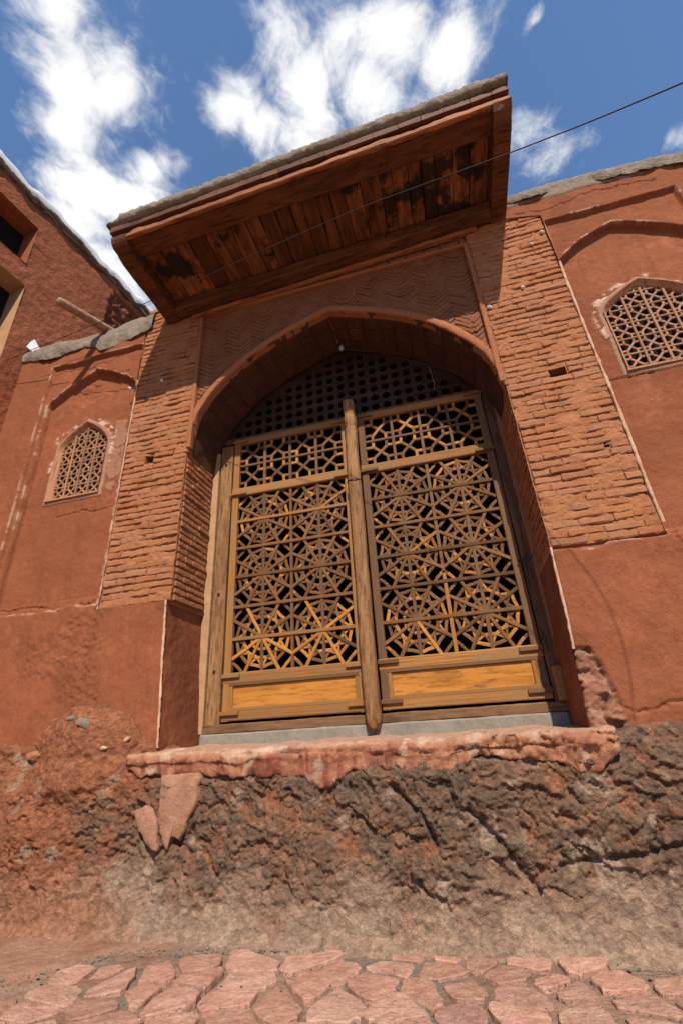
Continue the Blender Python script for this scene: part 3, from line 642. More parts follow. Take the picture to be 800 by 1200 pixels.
    # plinth corner leans: squeeze the last centimetres
    keep = np.ones((X.shape[0] - 1, X.shape[1] - 1), bool); xc_ = (X[1:, 1:] + X[:-1, :-1]) / 2; zc_ = (Z[1:, 1:] + Z[:-1, :-1]) / 2
    ww = w['win']; keep &= dshape(xc_, zc_, *ww) < .004
    if lft: keep &= ~((xc_ > XLo) & (zc_ > ZB))
    else: keep &= ~((xc_ < XRo) & (zc_ > ZB) & (zc_ < 5.86 - .30 * (xc_ - 1.1)))
    Xp = X.copy(); m_ = Z < ZB + .02; bc = base_corner(side, Z)
    if lft: k_ = sst(XL - .3, XL, X) * m_; Xp = X + k_ * (bc - XL)
    else: k_ = sst(XR + .3, XR, X) * m_; Xp = X + k_ * (bc - XR)
    if not lft:     # the broken-out patch at the foot of the right pier
        dp = pdist(X, Z, [(.76, 1.46), (.80, 1.40), (.83, 1.25), (.86, 1.08)]); ins = sst(.02, -.004, np.maximum(np.maximum(X - np.interp(Z, [1.0, 1.15, 1.35, 1.47, 1.5], [.93, .92, .88, .84, .70]), 0), np.maximum(Z - 1.47, 0)))
        fq, iq = facets(X, Z, .07, 231, 1.5); fq2, _ = facets(X, Z, .03, 233, 1.5); Y += ins * (.035 - .035 * fq - .015 * fq2); mk[..., 0] = np.maximum(mk[..., 0], ins * .18)
        mk[..., 0] = np.maximum(mk[..., 0], .3 * ins * (iq > .8)); mk[..., 1] = np.maximum(mk[..., 1], ins * .25)
    Pz = np.stack([Xp, Y, Z], -1)
    root = empty('plaster_wall', (xs.mean(), 0, 0))
    grid_obj('wall_face', Pz, M_plaster, root, keep=keep, attr=np.clip(mk, 0, .95))
    # wall body behind, so that nothing shines through
    if lft: box('wall_body', (w['x0'] - .6, .30, 0), (XLo - .02, .75, w['top'] - .02), M_plaster, root, sub=0, bevel=0)
    else: box('wall_body', (XRo + .02, .30, 0), (w['x1'], .75, w['top'] - .02), M_plaster, root, sub=0, bevel=0)
    # window: surround, lattice of slats, dark recess
    xc, a, zs_, za, zlo = w['win']
    win = empty('window', (0, 0, 0)); win.parent = root; win.location = Vector((xc, .05, zlo)) - root.location
    wp = Vector((xc, .05, zlo)); WY = .045
    class Pr: location = wp
    def rp_(o): o.parent = win; return o
    def wbar(nm, p, q, wd_, dp_, mt, y=.085):
        A_, B_ = Vector((p[0], y + WY, p[1])), Vector((q[0], y + WY, q[1])); o = bar(nm, A_ - wp, B_ - wp, wd_, dp_, mt); o.parent = win; return o
    ap = arch_path(xc, a, zs_, za, zlo); an = path_normals(ap)
    Pw = np.zeros((len(ap), 6, 3))
    for j, (o_, y) in enumerate(((.004, .02), (-.002, .022), (-.012, .05), (-.022, .058), (-.034, .066), (-.036, .13))):
        yy_ = y + .008 + WY; Pw[:, j, 0] = ap[:, 0] + an[:, 0] * o_; Pw[:, j, 1] = yy_; Pw[:, j, 2] = ap[:, 1] + an[:, 1] * o_
    Pw += (fbm(Pw[..., 0] * 30, Pw[..., 2] * 30, None, 2, 241) * .0022)[..., None]
    o = grid_obj('frame', Pw - np.array(wp), M_wfrm2); o.parent = win
    o = bar('sill', Vector((xc - a - .01, .10, zlo + .006)) - wp, Vector((xc + a + .01, .10, zlo + .006)) - wp, .024, .06, M_wfrm2, straight=True); o.parent = win
    # lattice
    a2 = a - .03; inside = lambda p: float(dshape(np.array(p[0]), np.array(p[1]), xc, a2, zs_, za - .03, zlo + .02)) > -.004
    cw = a2 * 2 / 4; nzc = int((za - zlo) / cw) + 1
    def clipseg(p, q):
        p, q = np.array(p, float), np.array(q, float); ts = [t for t in np.linspace(0, 1, 15) if inside(p + (q - p) * t)]
        if len(ts) < 2 or (ts[-1] - ts[0]) * np.linalg.norm(q - p) < .012: return None
        return p + (q - p) * ts[0], p + (q - p) * ts[-1]
    def put(p, q, wd_, dp_, y=.085, nm='slat'):
        r_ = clipseg(p, q)
        if r_: wbar(nm, r_[0], r_[1], wd_, dp_, M_wlat, y)
    x0 = xc - a2; z0 = zlo + .025
    for i in range(1, 4): put((x0 + i * cw, z0), (x0 + i * cw, za), .021, .020, .08)
    for j in range(1, nzc + 1): put((x0, z0 + j * cw), (x0 + 4 * cw, z0 + j * cw), .018, .018, .084)
    for i in range(4):
        for j in range(nzc):
            cx, cz = x0 + (i + .5) * cw, z0 + (j + .5) * cw; hcell(put, cx, cz, cw, cw, .020, .016)
    # recess box
    bm = bmesh.new(); 
    bmesh.ops.create_cube(bm, size=1)
    for v in bm.verts: v.co = Vector((v.co.x * (2 * a + .2), v.co.y * .7, v.co.z * (za - zlo + .3))) + Vector((0, .35 + .115, (za - zlo) / 2))
    bmesh.ops.delete(bm, geom=[f for f in bm.faces if f.calc_center_median().y < .1], context='FACES')
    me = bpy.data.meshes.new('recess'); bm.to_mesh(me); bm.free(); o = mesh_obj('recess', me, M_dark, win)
    return root
def hcell(put, cx, cz, w_, h_, t, d, y=.088):
    """one star cell: a cross in the middle, a small square in each corner"""
    q = .24
    put((cx - q * w_, cz - q * h_), (cx + q * w_, cz + q * h_), t, d, y); put((cx - q * w_, cz + q * h_), (cx + q * w_, cz - q * h_), t, d, y + .002)
    for sx_ in (-1, 1):
        for sz_ in (-1, 1):
            put((cx + sx_ * .5 * w_, cz + sz_ * q * h_), (cx + sx_ * q * w_, cz + sz_ * q * h_), t, d, y + .001)
            put((cx + sx_ * q * w_, cz + sz_ * .5 * h_), (cx + sx_ * q * w_, cz + sz_ * q * h_), t, d, y - .001)
wl = build_wall('L'); tag(wl, 'red plaster wall left of the portal with a pointed niche and wooden lattice window', 'wall')
wr = build_wall('R'); tag(wr, 'red plaster wall right of the portal, its lattice window cut by the picture edge', 'wall')

# mud caps on the walls
def mud_cap(path_, wid, hgt, label, seed, y0=-.05):
    p = resample(path_, .025); n = len(p); K = 18; P = np.zeros((n, K, 3)); hh = np.interp(np.linspace(0, 1, n), np.linspace(0, 1, len(hgt)), hgt)
    for k in range(K):
        q = math.pi * (1.12 - 1.24 * k / (K - 1)); P[:, k, 0] = p[:, 0]
        P[:, k, 1] = y0 + wid / 2 + wid / 2 * np.sign(math.cos(q)) * abs(math.cos(q)) ** .7; P[:, k, 2] = p[:, 1] + hh * np.sign(math.sin(q)) * abs(math.sin(q)) ** .6
    n_ = fbm(P[..., 0] * 4, P[..., 1] * 4, P[..., 2] * 4, 4, seed); n2_ = fbm(P[..., 0] * 22, P[..., 1] * 22, P[..., 2] * 22, 3, seed + 1)
    P[..., 2] += .03 * n_ + .007 * n2_; P[..., 1] += .02 * n_ - .006 * n2_
    o = grid_obj('mud_cap', P, M_cap, flip=True); tag(o, label, 'mud coping', 'mud copings on the wall tops'); return o
mud_cap([(-4.97, 5.73), (-4.28, 5.70), (-3.8, 5.66), (-3.68, 5.60), (-3.6, 5.62), (-3.4, 5.68), (-3.12, 5.72), (-3.0, 5.76)], .5, [.12, .19, .24, .20, .08, .22, .28, .26, .2], 'lumpy grey mud coping on the left wall behind the wooden spout', 301)
mud_cap([(1.2, 6.08), (1.7, 6.10), (2.2, 6.06), (2.65, 6.02), (2.95, 5.98), (4.5, 5.95)], .5, [.09, .13, .14, .13, .13, .13], 'grey mud coping along the top of the right wall', 311)
# plaster above the right pier
gx_ = np.arange(1.0, 1.6, .012)

# ------------------------------------------------------------ brick piers
HOLES = {'L': [(-2.80, 3.73, .095, .085)], 'R': [(1.20, 3.74, .145, .115), (1.36, 2.96, .05, .03)]}
def build_pier(side):
    lft = side == 'L'; x0, x1 = (XLo, XL) if lft else (XR, XRo)
    root = empty('brick_pier', ((x0 + x1) / 2, .0, 0))
    # mortar bed behind the bricks
    xs = np.arange(x0, x1 + .001, .0095); xs[-1] = x1; zs = np.arange(ZB - .02, ZT + .06, .0125); X, Z = np.meshgrid(xs, zs, indexing='ij')
    Y = .006 + .012 * fbm(X * 7, Z * 9, None, 4, 401) + .004 * fbm(X * 40, Z * 40, None, 2, 402)
    keep = np.ones((len(xs) - 1, len(zs) - 1), bool)
    for hx, hz, hs, hh in HOLES[side]:
        keep &= ~((abs(X[1:, 1:] - hx) < hs / 2) & (abs(Z[1:, 1:] - hz) < hh / 2))
    grid_obj('mortar_face', np.stack([X, Y, Z], -1), M_mortar, root, keep=keep)
    ys = np.arange(.0, DY + .01, .012); zs2 = np.arange(ZB - .02, 3.82, .0125); Yg, Zg = np.meshgrid(ys, zs2, indexing='ij'); xi = x1 - .012 if lft else x0 + .012
    Xg = xi + .004 * fbm(Yg * 8, Zg * 8, None, 3, 403)
    grid_obj('mortar_reveal', np.stack([Xg, Yg, Zg], -1), M_mortar, root, flip=not lft)
    so_ = x1 - .002 if not lft else x0 + .002; ys = np.array([-.008, .05, .12, .3]); Yg, Zg = np.meshgrid(ys, np.arange(ZB, ZT + .05, .03), indexing='ij')
    grid_obj('outer_side', np.stack([so_ + 0 * Yg + .002 * fbm(Yg * 9, Zg * 9), Yg, Zg], -1), M_mortar, root)
    # front courses
    z = ZB + .012; row = 0; nb = 0
    while z < ZT:
        hgt = random.uniform(.061, .072); hb = hgt - random.uniform(.007, .012)
        x = x0 + .012; first = True
        tilt = random.uniform(-.006, .006)
        while x < x1 - .03:
            ln = random.choice((.22, .24, .25, .20, .27, .13)) if not (first and row % 2) else random.uniform(.10, .14)
            if x1 - (x + ln) < .09: ln = x1 - x - .004
            xc_ = x + ln / 2; zc_ = z + hgt / 2 + tilt * (xc_ - x0) / .7 * 2 + .004 * math.sin(xc_ * 3 + row)
            dy = random.gauss(0, .0035)
            skip = False; pieces = [(x, ln)]
            for hx, hz, hs, hh in HOLES[side]:
                if abs(zc_ - hz) < hh / 2 + hb * .2:
                    np_ = []
                    for (a, l) in pieces:
                        if a < hx + hs / 2 and a + l > hx - hs / 2:
                            if hx - hs / 2 - a > .035: np_.append((a, hx - hs / 2 - a))
                            if a + l - hx - hs / 2 > .035: np_.append((hx + hs / 2, a + l - hx - hs / 2))
                        else: np_.append((a, l))
                    pieces = np_
            if random.random() < .012: dy += .018
            for a, l in pieces:
                brick(root, (a + l / 2, .0195 + dy, zc_), (l - random.uniform(.000, .005), .05, hb), X=(1, 0, tilt + random.gauss(0, .006))); nb += 1
            x += ln; first = False
        z += hgt; row += 1
    # reveal courses, laid with a slight fall
    z = ZB + .012; row = 0; sgn = 1 if lft else -1
    while z < 3.69:
        hgt = random.uniform(.060, .071); hb = hgt - random.uniform(.012, .018); y = .035
        while y < DY - .05:
            ln = random.choice((.20, .23, .18, .25, .12)); 
            if DY - .03 - (y + ln) < .08: ln = DY - .03 - y
            brick(root, ((x1 - .016 if lft else x0 + .016) + sgn * random.gauss(0, .004), y + ln / 2, z + hgt / 2), (ln - .012, .045, hb), X=(0, sgn, random.gauss(0, .012)), nrm=(sgn, 0, 0)); nb += 1
            y += ln
        z += hgt; row += 1
    # plinth return inside the opening
    zs = np.arange(.95, ZB + .02, .012); ys = np.arange(-.03, DY + .02, .012); Yg, Zg = np.meshgrid(ys, zs, indexing='ij')
    Xg = base_corner(side, Zg) * (1 - Yg / DY * .0) + .004 * fbm(Yg * 5, Zg * 5, None, 3, 411) + .002 * fbm(Yg * 20, Zg * 20, None, 3, 412) + sgn * .006
    Xg = Xg + sgn * sst(DY - .1, DY, Yg) * .0
    mk = np.zeros(Xg.shape + (3,)); mk[..., 1] = .25 * sst(-.2, .4, fbm(Yg * 3, Zg * 3, None, 3, 413)) + .1; mk[..., 0] = .5 * np.exp(-((Zg - ZB) / .012) ** 2)
    grid_obj('plinth_return', np.stack([Xg, Yg, Zg], -1), M_plaster, root, attr=mk, flip=not lft)
    # top of the plinth
    xs = np.linspace(x0, x1, 60); ys = np.linspace(-.034, .03, 5); Xg, Yg = np.meshgrid(xs, ys, indexing='ij'); Zg = ZB + .004 + .004 * fbm(Xg * 12, Yg * 12, None, 2, 414) + .012 * sst(-.03, .03, Yg)
    grid_obj('plinth_top', np.stack([Xg, Yg, Zg], -1), M_arch, root)
    if lft:
        ys = np.linspace(-.03, DY, 50); xs = np.linspace(-2.41, -2.36, 5); Yg, Xg = np.meshgrid(ys, xs, indexing='ij')
        grid_obj('plinth_top', np.stack([Xg, Yg, ZB + .004 + .006 * fbm(Xg * 12, Yg * 12, None, 2, 415)], -1), M_arch, root, flip=True)
    # pale worn edges
    def edge(pts, w_, seed, nm='worn_edge', th=.010):
        p = resample(pts, .018); n = len(p); K = 7; P = np.zeros((n, K, 3)); wv = w_ * (1 + .3 * fbm(p[:, 2] * 9, p[:, 2] * 0, None, 3, seed))
        off = .002 * fbm(p[:, 2] * 7, p[:, 2] * 0 + 4, None, 3, seed + 2)
        for k in range(K):
            q = math.pi * k / (K - 1); P[:, k, 0] = p[:, 0] + off - math.cos(q) * wv / 2; P[:, k, 1] = p[:, 1] - math.sin(q) * th + .004; P[:, k, 2] = p[:, 2]
        P += (fbm(P[..., 0] * 50, P[..., 2] * 50, None, 2, seed + 5) * .0022)[..., None]
        return grid_obj(nm, P, M_pale, root)
    if lft:
        edge([(XLo - .006, -.012, ZB + .0), (XLo - .008, -.010, 3.2), (XLo, -.008, 4.3), (XLo, -.006, 4.86)], .022, 421)
        edge([(base_corner('L', z_) + .004, -.032, z_) for z_ in np.linspace(1.03, ZB + .01, 20)], .020, 431, th=.008)
    else:
        edge([(XRo + .010, -.012, ZB + .09), (XRo + .010, -.010, 3.4), (XRo + .004, -.010, 4.3), (XRo + .01, -.008, 5.03)], .024, 441)
        edge([(base_corner('R', z_) + .002, -.032, z_) for z_ in np.linspace(1.47, ZB + .01, 14)], .020, 451, th=.008)
    # hollow putlog holes
    for hx, hz, hs, hh in HOLES[side]:
        bm = bmesh.new(); bmesh.ops.create_cube(bm, size=1)
        for v in bm.verts: v.co = Vector((hx + v.co.x * hs, .1 + v.co.y * .18, hz + v.co.z * hh * 1.1)) - root.location
        bmesh.ops.delete(bm, geom=[f for f in bm.faces if f.calc_center_median().y < .05], context='FACES'); bmesh.ops.reverse_faces(bm, faces=bm.faces)
        me = bpy.data.meshes.new('putlog_hole'); bm.to_mesh(me); bm.free(); mesh_obj('putlog_hole', me, M_mortar, root)
    for (px, py) in (((152, 455), (190, 446)) if lft else ((573, 360), (612, 337), (622, 286), (634, 272))):
        p = atY(px, py, -.01); bm = bmesh.new(); bmesh.ops.create_icosphere(bm, subdivisions=2, radius=.02)
        for v in bm.verts: v.co = Vector((v.co.x * (1 + .5 * abs(v.co.z) / .02), v.co.y, v.co.z * .8)) * random.uniform(.8, 1.15)
        me = bpy.data.meshes.new('peg'); bm.to_mesh(me); bm.free(); mesh_obj('peg', me, M_white, root, Matrix.Translation(Vector(p) - root.location) @ Matrix.Rotation(.5, 4, 'Y'))
    return root
pl_ = build_pier('L'); tag(pl_, 'brick pier left of the doors with its sunlit brick reveal and one square hole', 'pier')
pr_ = build_pier('R'); tag(pr_, 'brick pier right of the doors with a square hole and a broken plaster foot', 'pier')

# ------------------------------------------------------------ the arch between the piers
portal = empty('portal_arch', (CX, 0, 3.75)); tag(portal, 'pointed arch with herringbone brick spandrels above the doors, under the canopy', 'arch')
xs = np.linspace(XL + .01, XR - .01, 200); P = np.zeros((200, 60, 3))
for i, x in enumerate(xs):
    z0_ = arch_z(x) - .01; zz = np.linspace(z0_, 5.80, 60); P[i, :, 0] = x; P[i, :, 2] = zz
P[..., 1] = .040 + .006 * fbm(P[..., 0] * 5, P[..., 2] * 5, None, 4, 501)
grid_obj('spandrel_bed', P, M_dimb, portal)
sweep('arch_band', AP, [(-.002, .10), (-.002, .008), (.004, .002), (.03, .0), (.060, .002), (.068, .010), (.070, .055)], AN, M_arch, portal, rough=.0035)
sweep('arch_fillet', AP, [(.070, .05), (.073, .026), (.090, .024), (.094, .05)], AN, M_arch, portal, rough=.002)
# soffit: the arch carried back to the screen
ysf = np.linspace(.02, DY + .05, 34); P = np.zeros((len(AP), len(ysf), 3))
P[..., 0] = AP[:, 0:1]; P[..., 1] = ysf[None]; P[..., 2] = AP[:, 1:2]
n_ = .006 * fbm(P[..., 0] * 6, P[..., 1] * 6, P[..., 2] * 6, 3, 511); P[..., 0] += AN[:, 0:1] * n_; P[..., 2] += AN[:, 1:2] * n_
grid_obj('soffit', P, M_shade, portal, flip=False)
cum = np.r_[0, np.cumsum(np.hypot(*np.diff(AP, axis=0).T))]
s_a = .45
while s_a < cum[-1] - .42:
    wdt = random.uniform(.17, .21); y = .09
    cxy = np.array([np.interp(s_a + wdt / 2, cum, AP[:, k]) for k in (0, 1)]); nn_ = np.array([np.interp(s_a + wdt / 2, cum, AN[:, k]) for k in (0, 1)]); nn_ /= np.linalg.norm(nn_)
    while y < DY - .03:
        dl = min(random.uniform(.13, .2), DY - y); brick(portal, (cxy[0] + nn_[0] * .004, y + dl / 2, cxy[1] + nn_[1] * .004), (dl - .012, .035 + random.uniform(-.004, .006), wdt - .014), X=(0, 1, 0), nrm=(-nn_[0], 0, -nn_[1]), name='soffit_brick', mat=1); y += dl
    s_a += wdt
# frame strips round the spandrel
for nm, lo, hi in (('frame_strip', (XL - .005, -.012, 3.76), (XL + .042, .05, 5.62)), ('frame_strip', (XR - .042, -.012, 3.76), (XR + .005, .05, 5.62)), ('frame_strip', (XL - .005, -.008, 5.621), (XR + .005, .055, 5.665))):
    box(nm, lo, hi, M_arch, portal, sub=.05, amp=.004, bevel=.008)
# herringbone: slanting bricks in columns that lean left and right in turn
colw = .155; pitch = .060; a45 = R_(38); nhb = 0
ncol = int((XR - XL - .09) / colw) + 1
for i in range(ncol):
    cx_ = XL + .045 + colw * (i + .5); sg = 1 if i % 2 else -1
    z = 3.9
    while z < 5.62:
        X = Vector((math.cos(a45), 0, sg * math.sin(a45))); ln = colw / math.cos(a45) * .93
        def okp(x_, z_):
            if x_ < XL + .045 or x_ > XR - .045 or z_ > 5.61: return False
            i_ = np.argmin((AP[:, 0] - x_) ** 2 + (AP[:, 1] - z_) ** 2); v = np.array([x_, z_]) - AP[i_]; return v @ AN[i_] > .10
        ts = [t for t in np.linspace(-.5, .5, 13) if okp(cx_ + X.x * ln * t, z + X.z * ln * t)]
        if len(ts) > 3:
            t0, t1 = ts[0], ts[-1]; tm = (t0 + t1) / 2; l2 = ln * (t1 - t0)
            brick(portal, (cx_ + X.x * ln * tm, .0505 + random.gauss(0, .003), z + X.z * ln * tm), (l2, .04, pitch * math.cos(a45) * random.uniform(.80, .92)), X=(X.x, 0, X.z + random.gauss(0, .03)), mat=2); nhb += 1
        z += pitch
# frieze of small bricks between the spandrel and the canopy
for r_, z in enumerate((5.70, 5.765)):
    x = XL + .01 + (r_ % 2) * .06
    while x < XR - .05:
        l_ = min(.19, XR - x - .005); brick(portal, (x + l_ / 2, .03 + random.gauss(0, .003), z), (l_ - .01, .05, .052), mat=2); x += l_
box('frieze_bed', (XL, .035, 5.66), (XR, .2, 5.98), M_mortar, portal, sub=0, bevel=0)
# portal core behind the facing
box('core_wall', (XL - .0, .12, 5.2), (XR, .5, 5.93), M_mortar, portal, sub=0, bevel=0)

# ------------------------------------------------------------ dark room behind
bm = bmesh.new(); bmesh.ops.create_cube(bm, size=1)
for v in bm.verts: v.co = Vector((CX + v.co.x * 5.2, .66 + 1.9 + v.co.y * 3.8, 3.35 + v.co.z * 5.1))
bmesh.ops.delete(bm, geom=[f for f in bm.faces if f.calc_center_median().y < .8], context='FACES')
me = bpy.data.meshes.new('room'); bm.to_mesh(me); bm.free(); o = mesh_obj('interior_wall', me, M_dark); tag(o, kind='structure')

# ------------------------------------------------------------ door frame, transom, sill
FY = .60
fr = empty('door_frame', (CX, FY, 1.1)); tag(fr, 'dark wooden door frame with pierced screen filling the head of the arch', 'door frame')
box('jamb_strip', (XL - .02, .555, 1.10), (-2.305, .66, 4.02), M_ochre, fr, sub=.05, amp=.003)
bxs = [('post', (-2.288, .562, 1.13), (-2.150, .68, 4.10), M_wpost), ('post', (.635, .575, 1.13), (.80, .68, 4.15), M_wframe)]
for nm, lo, hi, mt in bxs: box(nm, lo, hi, mt, fr, sub=.05, amp=.003, bevel=.008)
box('jamb_strip', (.72, .545, 1.10), (.80, .574, 3.9), M_arch, fr, sub=.05, amp=.004)
box('threshold', (-2.30, .545, 1.098), (.72, .72, 1.172), M_wrail, fr, sub=.05, amp=.004, bevel=.008)
box('post_foot', (.655, .50, 1.172), (.735, .574, 1.42), M_wstile, fr, sub=.05, amp=.003)
box('head_beam', (-2.30, .63, 4.17), (.78, .72, 4.24), M_wframe, fr, sub=.06, amp=.003)
# pierced screen: octagon holes on a square grid, one board
HS = .128
V = []; Fc = []
def arch_in(x, z):
    i_ = np.argmin((AP[:, 0] - x) ** 2 + (AP[:, 1] - z) ** 2); return (AP[i_] - np.array([x, z])) @ AN[i_] 
zi = 4.235
while zi < 5.2:
    xi = -2.33
    while xi < .72:
        cxx, czz = xi + HS / 2, zi + HS / 2
        dd_ = arch_in(cxx, czz)
        if dd_ > -.09:
            b0 = len(V); corners = []
            hole = dd_ > .05
            ring_o = []; ring_i = []
            for k in range(8):
                a_ = math.pi / 8 + k * math.pi / 4; c_, s2_ = math.cos(a_), math.sin(a_); mxx = max(abs(c_), abs(s2_)); ring_o.append((cxx + c_ / mxx * HS / 2, czz + s2_ / mxx * HS / 2)); ring_i.append((cxx + c_ * HS * .36, czz + s2_ * HS * .36))
            if hole:
                for (x_, z_) in ring_o: V.append((x_, .655, z_))
                for (x_, z_) in ring_i: V.append((x_, .655, z_))
                for (x_, z_) in ring_i: V.append((x_, .69, z_))
                for k in range(8):
                    k2 = (k + 1) % 8; Fc.append((b0 + k, b0 + k2, b0 + 8 + k2, b0 + 8 + k)); Fc.append((b0 + 8 + k, b0 + 8 + k2, b0 + 16 + k2, b0 + 16 + k))
                # corners of the square
                for k in (0, 2, 4, 6):
                    pass
            else:
                for sx_, sz_ in ((-1, -1), (1, -1), (1, 1), (-1, 1)): V.append((cxx + sx_ * HS / 2, .655, czz + sz_ * HS / 2))
                Fc.append((b0, b0 + 1, b0 + 2, b0 + 3))
            if hole:
                for sx_, sz_ in ((-1, -1), (1, -1), (1, 1), (-1, 1)):
                    b1 = len(V); t8 = math.tan(math.pi / 8)
                    V += [(cxx + sx_ * HS / 2, .655, czz + sz_ * HS / 2), (cxx + sx_ * HS / 2, .655, czz + sz_ * HS / 2 * t8), (cxx + sx_ * HS / 2 * t8, .655, czz + sz_ * HS / 2)]
                    Fc.append((b1, b1 + 1, b1 + 2))
        xi += HS
    zi += HS
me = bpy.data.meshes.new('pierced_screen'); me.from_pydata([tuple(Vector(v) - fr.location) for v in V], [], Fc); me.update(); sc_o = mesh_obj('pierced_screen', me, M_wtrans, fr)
sill = box('concrete_sill', (-2.31, .525, .96), (.70, .68, 1.099), M_conc, None, sub=.04, amp=.004, bevel=.012); tag(sill, 'grey concrete sill between the plaster ledge and the wooden threshold', 'sill')

# ------------------------------------------------------------ door leaves
def rosette(put, cx, cz, w_, h_):
    """one twelve-rayed cell of the main lattice"""
    T = .028
    def P_(r, ang, off=0): return (cx + r * w_ * math.cos(ang), cz + r * h_ * math.sin(ang))
    for ang in (30, 60, 120, 150):
        a = R_(ang); rr = .5 / max(abs(math.cos(a)), abs(math.sin(a)))
        for sg in (-1, 1): put('slat', P_(sg * .02, a), P_(sg * rr, a), .029, .020, .001 * sg)
    for k in range(12):
        a0 = R_(30 * k + 15)
        a1 = R_(30 * k + 45)
        put('ring_piece', P_(.185, a0), P_(.185, a1), T * .85, .014, .0035)
        put('ring_piece', P_(.315, a0), P_(.315, a1), T, .014, .0045)
        am = R_(30 * k); an_ = R_(30 * k + 30)
        put('outer_ring_piece', P_(.445, am), P_(.445, an_), T, .013, .0052)
        for sg in (-1, 1): put('star_piece', P_(.315, am + sg * R_(15)), P_(.44, am), T * .75, .013, .0060)
    for sx_ in (-1, 1):
        for sz_ in (-1, 1):
            q = (cx + sx_ * .5 * w_, cz + sz_ * .5 * h_)
            put('lattice_piece', (q[0] - sx_ * .17 * w_, q[1]), (q[0] - sx_ * .06 * w_, q[1] - sz_ * .12 * h_), T * .9, .012, .011)
            put('lattice_piece', (q[0], q[1] - sz_ * .17 * h_), (q[0] - sx_ * .12 * w_, q[1] - sz_ * .06 * h_), T * .9, .012, .012)
def build_leaf(x0, x1, lft):
    root = empty('door_leaf', (x0 if lft else x1, FY, 1.19)); Yc = FY
    st = .070
    zt, zb_ = 4.172, 1.192
    ms = M_wstile if lft else M_wrail
    def B(nm, p, q, w_, d_, mt, y=0): return bar(nm, (p[0], Yc + y, p[1]), (q[0], Yc + y, q[1]), w_, d_, mt, root, straight=True)
    oL, oR = x0 + st / 2, x1 - st / 2
    for s_i, (xx, mt) in enumerate(((oL, M_wstile if lft else M_wrail), (oR, M_wstile if lft else M_wrail))):
        o = B('stile', (xx, zb_), (xx, zt), st, .052, mt)
    if lft: pass
    zr = [(4.130, .075, M_wstile), (3.475, .095, M_wstile), (1.548, .095, M_wstile if lft else M_wstile), (1.236, .082, M_wstile)]
    for z_, h_, mt in zr: B('rail', (x0 + st * .0 + .0, z_), (x1, z_), h_, .046, mt, -.006)
    for z_, h_, mt in ((3.475, .03, M_wrail), (1.548, .034, M_wrail), (1.236, .034, M_wrail), (4.150, .026, M_wrail)):   # tenon blocks at the rail ends
        for xa, xb in ((x0 - .004, x0 + .17), (x1 - .17, x1 + .004)):
            B('tenon_block', (xa, z_ - .028 if z_ > 2 else z_ + .020), (xb, z_ - .028 if z_ > 2 else z_ + .020), h_, .03, M_wstile if lft else M_wrail, -.038)
    # bottom panel with its bevelled moulding
    pxa, pxb = x0 + st + .025, x1 - st - .025; pz0, pz1 = 1.297, 1.482
    box('panel', (pxa, Yc - .010, pz0), (pxb, Yc + .014, pz1), M_wpanel, root, sub=.06, amp=.0012, bevel=.004)
    for nm, a, b in (('moulding', (pxa - .03, 1.496), (pxb + .03, 1.496)), ('moulding', (pxa - .03, 1.287), (pxb + .03, 1.287))): B(nm, a, b, .030, .040, M_wrail if a[1] > 1.4 else M_wstile, -.010)
    for xx in (pxa - .012, pxb + .012): B('moulding', (xx, 1.27), (xx, 1.51), .034, .036, M_wstile, -.008)
    lx0, lx1 = x0 + st, x1 - st
    fresh = set()
    def put(nm, p, q, w_, d_, y, mt=None):
        # some of the lower pieces are newer wood
        zz = (p[1] + q[1]) / 2; xx = (p[0] + q[0]) / 2
        if mt is None:
            pr = .03 if nm == 'slat' else .10
            if lft and zz < 1.87: pr = .85 if xx > -1.95 else .3
            elif zz < 2.1: pr = .10 if nm == 'slat' else .33
            elif lft: pr = .08
            mt = M_wnew if random.random() < pr else M_wslat
        j = lambda: random.gauss(0, .0022)
        bar(nm, (p[0] + j(), Yc + y, p[1] + j()), (q[0] + j(), Yc + y, q[1] + j()), w_, d_, mt, root, ext=.004)
    # top field: four by two star cells
    tz0, tz1 = 3.522, 4.093; cw, ch = (lx1 - lx0) / 4, (tz1 - tz0) / 2
    for i in (1, 2, 3): B('lattice_post', (lx0 + cw * i, tz0 - .01), (lx0 + cw * i, tz1 + .01), .030, .03, M_wrail, .0)
    B('lattice_rail', (lx0, tz0 + ch), (lx1, tz0 + ch), .026, .024, M_wrail, -.004)
    for i in range(4):
        for k in range(2):
            hcell(lambda p, q, t, d, y: put('lattice_piece', p, q, t, d, (y - .088) + .004, M_wnew if random.random() < (.28 if lft else .4) else M_wslat), lx0 + cw * (i + .5), tz0 + ch * (k + .5), cw, ch, .030, .020)
    # main field: two by three rosettes
    mz0, mz1 = 1.592, 3.428; cw, ch = (lx1 - lx0) / 2, (mz1 - mz0) / 3
    for i, xx in enumerate((lx0 + cw * .5, lx0 + cw, lx0 + cw * 1.5)):
        if not lft and i == 1:
            B('lattice_post', (xx, 2.30), (xx, mz1), .030, .024, M_wrail, .002); B('lattice_post', (xx, mz0), (xx, 2.28), .032, .026, M_wnew, .0)
        else: B('lattice_post', (xx, mz0), (xx, mz1), .030, .024, M_wrail if not (lft and i == 1) else M_wslat, .002)
    for k in range(1, 6):
        z_ = mz0 + ch / 2 * k
        B('lattice_rail', (lx0 - .02, z_), (lx1 + .02, z_), .030, .022, M_wstile if (lft and k in (1, 5)) else M_wslat, -.007)
    for i in range(2):
        for k in range(3): rosette(put, lx0 + cw * (i + .5), mz0 + ch * (k + .5), cw, ch)
    return root
dl = build_leaf(-2.135, -.80, True); tag(dl, 'left lattice door leaf of honey coloured wood, carrying the central post', 'door leaf', 'pair of lattice door leaves')
